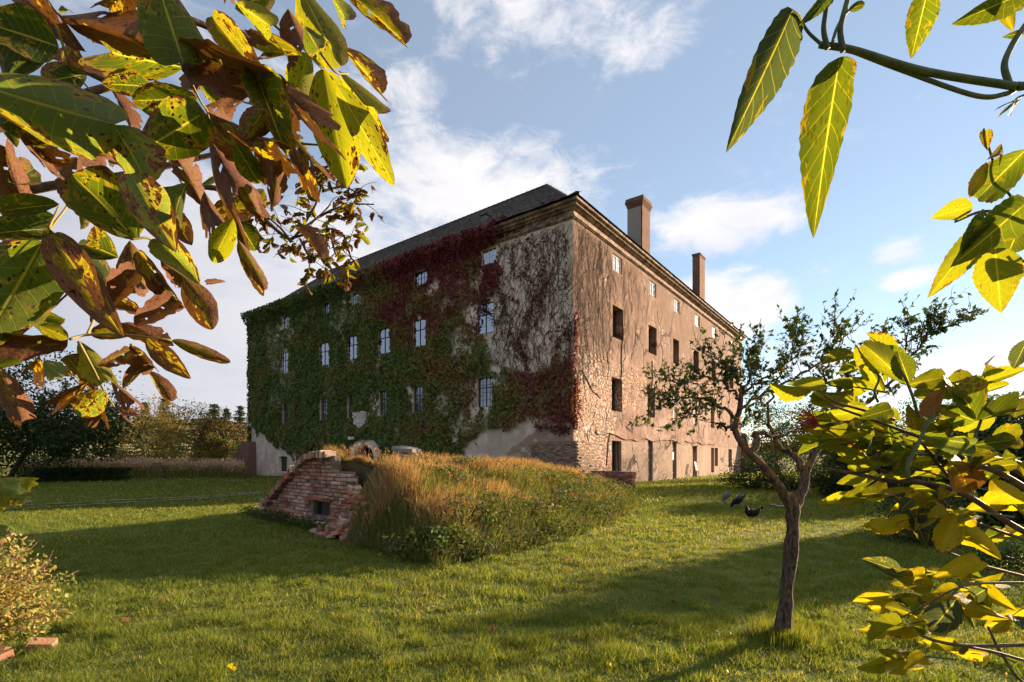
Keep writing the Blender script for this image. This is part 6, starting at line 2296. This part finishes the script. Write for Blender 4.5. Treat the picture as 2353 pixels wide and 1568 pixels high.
# boughs
BG = [([(-160, 40), (0, 80), (130, 130), (300, 205), (480, 200)], 1.25, .010, .005), ([(-120, 300), (60, 260), (250, 200), (330, 205)], 1.5, .016, .006), ([(-150, -40), (200, -20), (420, 40), (560, 90), (620, 60)], 1.1, .009, .004),
      ([(-150, 560), (0, 600), (120, 640), (205, 690), (210, 740)], .95, .008, .003), ([(-140, 470), (100, 430), (300, 400), (470, 360), (620, 330), (760, 335)], 2.2, .016, .004)]
rootW = np.array([-2.9, 1.0, 1.5])
for c, d, r0, r1 in BG:
    pts = [P(x, y, d + .1 * i) for i, (x, y) in enumerate(c)]
    pts = [rootW + np.array([.0, 0, .6])] + pts
    mb = MB(); cv = spline(pts, 30); mb.tube(cv, np.linspace(r0 * 1.8, r1, 30), 7); mb.build('bough', M['twig'], walnut, True)
mb = MB(); mb.tube(spline([(-3.6, .2, 0), (-3.4, .4, .8), (-3.05, .8, 1.6), (-2.9, 1.0, 2.3), (-2.6, 1.5, 3.2)], 16), np.linspace(.16, .07, 16), 10); mb.build('trunk', M['bark2'], walnut, True)
# farther branch reaching towards the roof, small leaves
FB = [[(360, 440), (480, 430), (570, 470), (620, 515), (665, 550), (690, 530), (730, 500), (760, 470)], [(665, 550), (700, 540), (740, 540), (780, 560)], [(690, 530), (720, 480), (735, 440), (735, 400)], [(730, 500), (770, 480), (810, 470), (860, 470)], [(570, 400), (640, 395), (700, 400), (740, 410)], [(560, 320), (620, 350), (680, 370), (720, 360)], [(740, 440), (790, 430), (830, 450)], [(560, 260), (640, 290), (700, 270)], [(735, 400), (760, 380), (790, 400)], [(690, 550), (710, 590), (720, 600)], [(760, 540), (770, 580), (778, 590)], [(790, 540), (806, 590), (815, 600)], [(665, 550), (640, 520), (590, 480)]]
far_mb = MB()
twl = MB()
for bi, c in enumerate(FB):
    mb = MB()
    dd = 3.3
    cv = spline([P(x, y, dd + .05 * math.sin(i * 2 + bi)) for i, (x, y) in enumerate(c)], 26)
    r0 = .020 if bi == 0 else .009
    mb.tube(cv, np.linspace(r0, .004, 26), 6); mb.build('bough', M['twig'], walnut, True)
    for q in range(8 if bi else 9):
        i = rl.randrange(8 if bi == 0 else 4, 26)
        s0 = cv[i]
        L = rl.uniform(.10, .26)
        dirn = np.array([rl.uniform(-1, 1), rl.uniform(-.6, .6), rl.uniform(-1, .5)]); dirn /= np.linalg.norm(dirn)
        e0 = s0 + dirn * L
        twl.tube(spline([s0, (s0 + e0) / 2 + np.array([0, 0, .02]), e0], 6), np.linspace(.003, .0015, 6), 3, cap=False)
        for w in range(rl.randrange(2, 5)):
            u = rl.uniform(.3, 1)
            b = s0 + (e0 - s0) * u
            a = rl.uniform(.1, 3.0); l = rl.uniform(.045, .085)
            t3 = b + np.array([math.cos(a) * l, rl.uniform(-.4, .4) * l, -abs(math.sin(a)) * l * .9])
            typ = rl.choice('MMBBGYB')
            if len([1 for _ in ()]) == 0:
                put_leaf(walnut, b, t3, l * rl.uniform(.34, .5), typ, WB if typ == 'B' else WN, rl.uniform(-1, 1))
twl.build('twigs', M['twig'], walnut)

# grape leaves at the left edge
vine_t = thing('grape_vine', 'few pale lobed vine leaves on a shoot at the left edge', 'vine')
mb = MB(); cv = spline([np.array([-2.6, 1.7, .6])] + [P(x, y, 1.75) for x, y in ((-120, 1180), (-30, 1140), (20, 1110), (66, 1104), (76, 1098))], 20); mb.tube(cv, np.linspace(.006, .002, 20), 5); mb.build('shoot', M['petiole'], vine_t)
mb = MB(); mb.tube(spline([np.array([-3.1, 1.7, 0]), np.array([-2.8, 1.72, .5]), np.array([-2.6, 1.7, .62])], 8), .008, 5); mb.build('shoot', M['petiole'], vine_t)
mb = MB(); cv = spline([P(x, y, 1.75) for x, y in ((-60, 1165), (0, 1150), (36, 1148), (56, 1142))], 12); mb.tube(cv, np.linspace(.004, .002, 12), 5); mb.build('shoot', M['petiole'], vine_t)
for (bx, by, tx, ty, w, typ) in [(48, 1100, 40, 1138, 44, 'L'), (70, 1098, 62, 1126, 30, 'Y'), (0, 1100, 22, 1130, 46, 'L'), (10, 1140, 18, 1172, 40, 'Y'), (46, 1142, 54, 1164, 28, 'L'), (-10, 1145, 4, 1178, 40, 'L'), (30, 1145, 36, 1160, 22, 'Y'), (-6, 1205, 12, 1240, 26, 'L')]:
    put_leaf(vine_t, P(bx, by, 1.74), P(tx, ty, 1.72), w / FOC * 1.74, typ, VN, rl.uniform(-.4, .4), brown=.2)

# elder
elder = thing('elder_shrub', 'elder shrub with glowing yellow-green leaves along the right side', 'shrub')
ES = [  # woody stems: points, depth, radii, material
    ([(2353, 200), (2318, 196), (2120, 163), (1960, 115), (1884, 103)], .70, .0062, .0044, 'green_stem'), ([(2353, 196), (2310, 216), (2240, 220), (2080, 165), (1962, 120)], .705, .0036, .0030, 'green_stem'),
    ([(1902, 112), (1893, 70), (1897, 30), (1906, -30)], .69, .0036, .0030, 'green_stem'), ([(1938, 118), (1931, 70), (1942, 20), (1956, -30)], .69, .0040, .0034, 'green_stem'), ([(1912, 100), (1925, 60), (1950, 25), (1985, 8)], .69, .0022, .0016, 'green_stem'), ([(1888, 103), (1858, 75), (1838, 45), (1820, 32)], .69, .0022, .0016, 'green_stem'),
    ([(2318, 192), (2308, 150), (2325, 105), (2353, 62), (2400, 0)], .70, .0042, .0036, 'green_stem'),
    ([(2420, 525), (2330, 496), (2260, 486), (2195, 510)], .82, .0034, .0020, 'elder_stem'), ([(2290, 520), (2262, 490)], .82, .002, .002, 'green_stem'), ([(2260, 296), (2268, 325), (2282, 372), (2300, 420), (2345, 480)], .84, .0014, .0020, 'green_stem'), ([(2330, 235), (2345, 222), (2400, 205)], .78, .0016, .0020, 'green_stem'), ([(2340, 590), (2360, 600), (2420, 560)], .83, .0018, .0024, 'green_stem'),
    ([(2520, 1290), (2353, 1222), (2220, 1138), (2130, 1112), (2040, 1105), (1970, 1090), (1900, 1077)], 1.00, .0078, .0032, 'elder_stem'), ([(2440, 1180), (2353, 1120), (2290, 1085), (2230, 1065)], .92, .0068, .0050, 'elder_stem'), ([(2230, 1065), (2180, 1030), (2100, 1000), (1990, 960), (1905, 930)], .96, .0048, .0020, 'elder_stem'),
    ([(2420, 1130), (2310, 1070), (2283, 1074), (2262, 1052)], .96, .0070, .0040, 'elder_stem'), ([(2190, 1140), (2090, 1100), (2018, 1078), (1980, 1040)], 1.02, .0040, .0024, 'elder_stem'), ([(2055, 965), (1990, 945), (1914, 922), (1880, 895)], .98, .0034, .0016, 'elder_stem'),
    ([(2018, 1078), (2022, 1040), (2050, 1000), (2078, 992)], .97, .0026, .0018, 'green_stem'), ([(2088, 1100), (2086, 1070), (2110, 1020), (2135, 965), (2145, 950)], .86, .0040, .0024, 'green_stem'), ([(2228, 1062), (2230, 1035), (2242, 1000), (2255, 965)], .88, .0032, .0022, 'green_stem'),
    ([(2520, 1480), (2353, 1482), (2222, 1484), (2140, 1470), (2080, 1440)], .95, .0052, .0026, 'elder_stem'), ([(2353, 1518), (2290, 1500), (2230, 1488)], .90, .0032, .0024, 'elder_stem'), ([(2420, 1345), (2353, 1325), (2260, 1300), (2180, 1270)], .95, .0044, .0020, 'elder_stem'), ([(2420, 1340), (2280, 1340), (2215, 1345), (2180, 1375)], .84, .0028, .0018, 'green_stem'),
    ([(2260, 1390), (2210, 1350), (2120, 1395), (2050, 1430)], .9, .0020, .0012, 'elder_stem'), ([(2018, 925), (2010, 900), (2020, 870), (2010, 850)], .95, .0024, .0018, 'green_stem'), ([(2110, 960), (2100, 920), (2085, 880), (2070, 850)], .9, .0030, .0018, 'green_stem'), ([(2200, 1120), (2150, 1060), (2120, 1020)], .97, .0034, .0024, 'elder_stem'), ([(2353, 1240), (2280, 1215), (2200, 1180), (2140, 1130)], .99, .0040, .0022, 'elder_stem'), ([(2440, 1590), (2353, 1570), (2300, 1500), (2270, 1440)], .95, .004, .002, 'elder_stem')]
root = np.array([2.55, 1.05, 0.0])
for (c, d, r0, r1, mn) in ES:
    pts = [P(x, y, d) for x, y in c]
    if c[0][0] >= 2353:
        out = pts[0] + (pts[0] - pts[1]) / np.linalg.norm(pts[0] - pts[1]) * .12
        pts = [(out + root + np.array([0, 0, 1.4])) / 2 if c[0][1] < 900 else (out + root + np.array([0, 0, .5])) / 2, out] + pts
    mb = MB(); cv = spline(pts, 6 * len(pts)); mb.tube(cv, np.linspace(r0, r1, len(cv)), 7); mb.build('stem', M[mn], elder, True)
for q in range(4):
    mb = MB(); mb.tube(spline([root + np.array([q * .05, .04 * q, 0]), root + np.array([-.1, 0, .7]), root + np.array([-.5 - .1 * q, -.1, 1.15 + .2 * q])], 12), np.linspace(.016, .008, 12), 7); mb.build('stem', M['elder_stem'], elder, True)
EM = [  # leaves set one by one
    (1822, 22, 1683, 335, 78, 'S', .69), (1930, 132, 1862, 532, 84, 'G', .69), (1942, 130, 1926, 226, 44, 'M', .70), (1908, -12, 1850, 46, 26, 'D', .69), (2132, -25, 2096, 132, 54, 'G', .70), (2345, -12, 2214, 44, 52, 'G', .72), (2300, 5, 2318, 52, 30, 'A', .73), (2356, 74, 2304, 86, 14, 'D', .70), (1950, 22, 1990, 8, 16, 'D', .69), (2345, 228, 2308, 250, 26, 'G', .75), (2330, 235, 2312, 262, 18, 'D', .8),
    (2360, 342, 2230, 470, 78, 'G', .80), (2236, 474, 2140, 499, 42, 'Y', .80), (2264, 520, 2137, 682, 54, 'Y', .81), (2360, 465, 2204, 602, 74, 'G', .77), (2286, 570, 2300, 718, 74, 'Y', .80), (2266, 373, 2226, 462, 26, 'A', .84), (2262, 300, 2270, 340, 20, 'M', .84), (2300, 330, 2290, 372, 24, 'M', .84), (2340, 470, 2300, 500, 30, 'A', .84), (2345, 520, 2310, 590, 60, 'G', .85), (2262, 500, 2225, 560, 34, 'D', .8), (2358, 600, 2320, 640, 60, 'M', .85), (2362, 780, 2324, 852, 30, 'S', .8),
    (2243, 966, 2194, 862, 62, 'G', .88), (2246, 968, 2356, 922, 40, 'G', .88), (2240, 968, 2150, 932, 42, 'G', .88), (2133, 960, 2158, 905, 36, 'B', .86), (2150, 945, 2190, 940, 30, 'A', .86), (2240, 1020, 2128, 1008, 38, 'L', .86), (2236, 1024, 2350, 1008, 32, 'G', .88),
    (2206, 1170, 2156, 1275, 44, 'A', .92), (2206, 1205, 2150, 1260, 42, 'A', .92), (2210, 1215, 2275, 1265, 38, 'A', .92), (2215, 1205, 2240, 1190, 30, 'A', .92), (2255, 1290, 2158, 1320, 36, 'A', .9), (2102, 1122, 2050, 1145, 40, 'A', 1.0), (2272, 1128, 2356, 1150, 52, 'A', .9), (2098, 1185, 2128, 1246, 32, 'S', .9), (2100, 1145, 2064, 1175, 26, 'S', .92), (2198, 1378, 2138, 1452, 58, 'S', .84), (2270, 1352, 2225, 1376, 34, 'S', .84), (2095, 1412, 2030, 1388, 24, 'Y', .9),
    (2110, 1420, 2120, 1445, 24, 'A', .9), (2206, 1390, 2300, 1418, 34, 'A', .88), (1990, 900, 1930, 872, 36, 'Y', 1.0), (2030, 905, 1970, 800, 30, 'Y', .98), (2080, 880, 1990, 790, 46, 'Y', .95), (2090, 880, 2060, 800, 40, 'G', .93), (2085, 885, 2190, 862, 40, 'Y', .93), (2100, 905, 2210, 908, 28, 'Y', .93), (2050, 940, 1980, 960, 36, 'G', .95), (2000, 940, 1870, 962, 30, 'Y', 1.0), (1960, 930, 1860, 915, 28, 'Y', 1.0), (1915, 925, 1862, 905, 26, 'Y', 1.0), (2278, 1010, 2353, 1000, 50, 'Y', .9), (2330, 960, 2353, 900, 50, 'Y', .92), (2180, 1060, 2250, 1140, 60, 'M', .9), (2160, 1040, 2230, 1050, 44, 'Y', .94), (1890, 990, 1850, 982, 18, 'Y', 1.0), (1880, 1010, 1822, 1000, 20, 'Y', 1.0)]
for (bx, by, tx, ty, w, typ, d) in EM:
    put_leaf(elder, P(bx, by, d), P(tx, ty, d * rl.uniform(.95, 1.06)), w / FOC * d * 1.15, typ, EL, rl.uniform(-.3, .3), brown={'M': .55, 'B': 1.1}.get(typ, .05))
# the denser middle of the shrub: compound leaves of five leaflets
nE = 0
for q in range(26):
    cx_, cy_ = rl.uniform(2035, 2400), rl.uniform(850, 1140)
    if cy_ < 860 + (abs(cx_ - 2060) * .22) or (cx_ < 2040 and cy_ > 1030): continue
    d = rl.uniform(.95, 1.25)
    a = rl.uniform(2.2, 4.6)
    b = P(cx_, cy_, d)
    ax = np.array([math.cos(a), rl.uniform(-.4, .4), rl.uniform(-.15, .45)]); ax /= np.linalg.norm(ax)
    sd_ = np.cross(ax, [0, .25, 1]); sd_ /= np.linalg.norm(sd_)
    Lr = rl.uniform(.09, .15)
    mb = MB(); mb.tube(spline([b, b + ax * Lr * .5 + np.array([0, 0, .006]), b + ax * Lr], 8), np.linspace(.0018, .001, 8), 4); mb.build('leaf_stalk', M['green_stem'], elder)
    for (u, s) in ((.45, 1), (.45, -1), (.8, 1), (.8, -1), (1.0, 0)):
        o0 = b + ax * Lr * u
        dd = (ax * (.75 if s else 1) + sd_ * s * .75 + np.array([0, 0, rl.uniform(-.35, .1)])); dd /= np.linalg.norm(dd)
        l = rl.uniform(.05, .085)
        put_leaf(elder, o0, o0 + dd * l, l * .42, rl.choice('YYGYGM'), EL, rl.uniform(-.5, .5), brown=.08, face=(-.35 + rl.uniform(-.25, .25), -.75, .45 + rl.uniform(-.3, .3)))
for q in range(17):
    cx_, cy_ = rl.uniform(2150, 2440), rl.uniform(1140, 1600)
    d = rl.uniform(.9, 1.2)
    a = rl.uniform(2.4, 4.4)
    b = P(cx_, cy_, d)
    ax = np.array([math.cos(a), rl.uniform(-.4, .4), rl.uniform(-.3, .3)]); ax /= np.linalg.norm(ax)
    sd_ = np.cross(ax, [0, .25, 1]); sd_ /= np.linalg.norm(sd_)
    Lr = rl.uniform(.08, .13)
    mb = MB(); mb.tube(spline([b, b + ax * Lr * .5 + np.array([0, 0, .006]), b + ax * Lr], 8), np.linspace(.0018, .001, 8), 4); mb.build('leaf_stalk', M['green_stem'], elder)
    for (u, s) in ((.45, 1), (.45, -1), (.8, 1), (.8, -1), (1.0, 0)):
        o0 = b + ax * Lr * u
        dd = (ax * (.75 if s else 1) + sd_ * s * .75 + np.array([0, 0, rl.uniform(-.35, .1)])); dd /= np.linalg.norm(dd)
        l = rl.uniform(.05, .08)
        put_leaf(elder, o0, o0 + dd * l, l * .45, rl.choice('YAAGMAS'), EL, rl.uniform(-.5, .5), brown=.15, face=(-.35 + rl.uniform(-.25, .25), -.75, .4 + rl.uniform(-.3, .3)))
# bare red berry stalks
rs_ = MB()
jn = P(1880, 975, .98)
for q in range(26):
    e = P(rl.uniform(1800, 1858), rl.uniform(935, 1000), .98 + rl.uniform(-.03, .03))
    m_ = (jn + e) / 2 + np.array([.005, 0, rl.uniform(-.008, .012)])
    rs_.tube(spline([jn, m_, e], 7), np.linspace(.0013, .0006, 7), 4)
    e2 = m_ + (e - jn) * .3 + np.array([0, 0, rl.uniform(-.015, .02)]); rs_.tube([m_, e2], .0006, 4)
rs_.tube(spline([P(1990, 1040, .98), P(1940, 1010, .98), jn], 8), .0018, 5)
rs_.build('berry_stalk', M['red_stalk'], elder)

# ------------------------------------------------------------------ fallen leaves and a twig on the lawn
for q, (x, y) in enumerate(((768, 1418), (1540, 1395), (300, 1430), (520, 1550), (1140, 1455), (1900, 1400), (1395, 1535))):
    c = G(x, y); a = rl.uniform(0, 6.3); l = rl.uniform(.05, .08)
    o = put_leaf(None, c + np.array([0, 0, .055]), c + np.array([math.cos(a) * l, math.sin(a) * l, .05]), l * .5, 'B' if q % 3 else 'A', WB, 0, face=(0, 0, 1.0))
    o.name = 'fallen_leaf'
    tag(o, ['yellow fallen leaf on the lawn below the cellar gable', 'brown fallen leaf on the lawn left of the fruit tree trunk', 'dry fallen leaf on the lawn near the twig and seed bush', 'yellow fallen leaf at the bottom edge of the lawn, left of centre', 'brown fallen leaf on the middle of the foreground lawn', 'dry fallen leaf on the lawn right of the fruit tree trunk', 'yellow fallen leaf at the bottom edge of the lawn, right of centre'][q], 'leaf', 'fallen leaves on the lawn')
tw_ = MB(); c = G(376, 1387)
tw_.tube(spline([c + np.array([-.05, -.12, .03]), c + np.array([0, 0, .07]), c + np.array([.03, .16, .09])], 8), .006, 5)
tag(tw_.build('fallen_twig', M['twig']), 'short bare twig lying on the lawn right of the seed bush', 'twig')
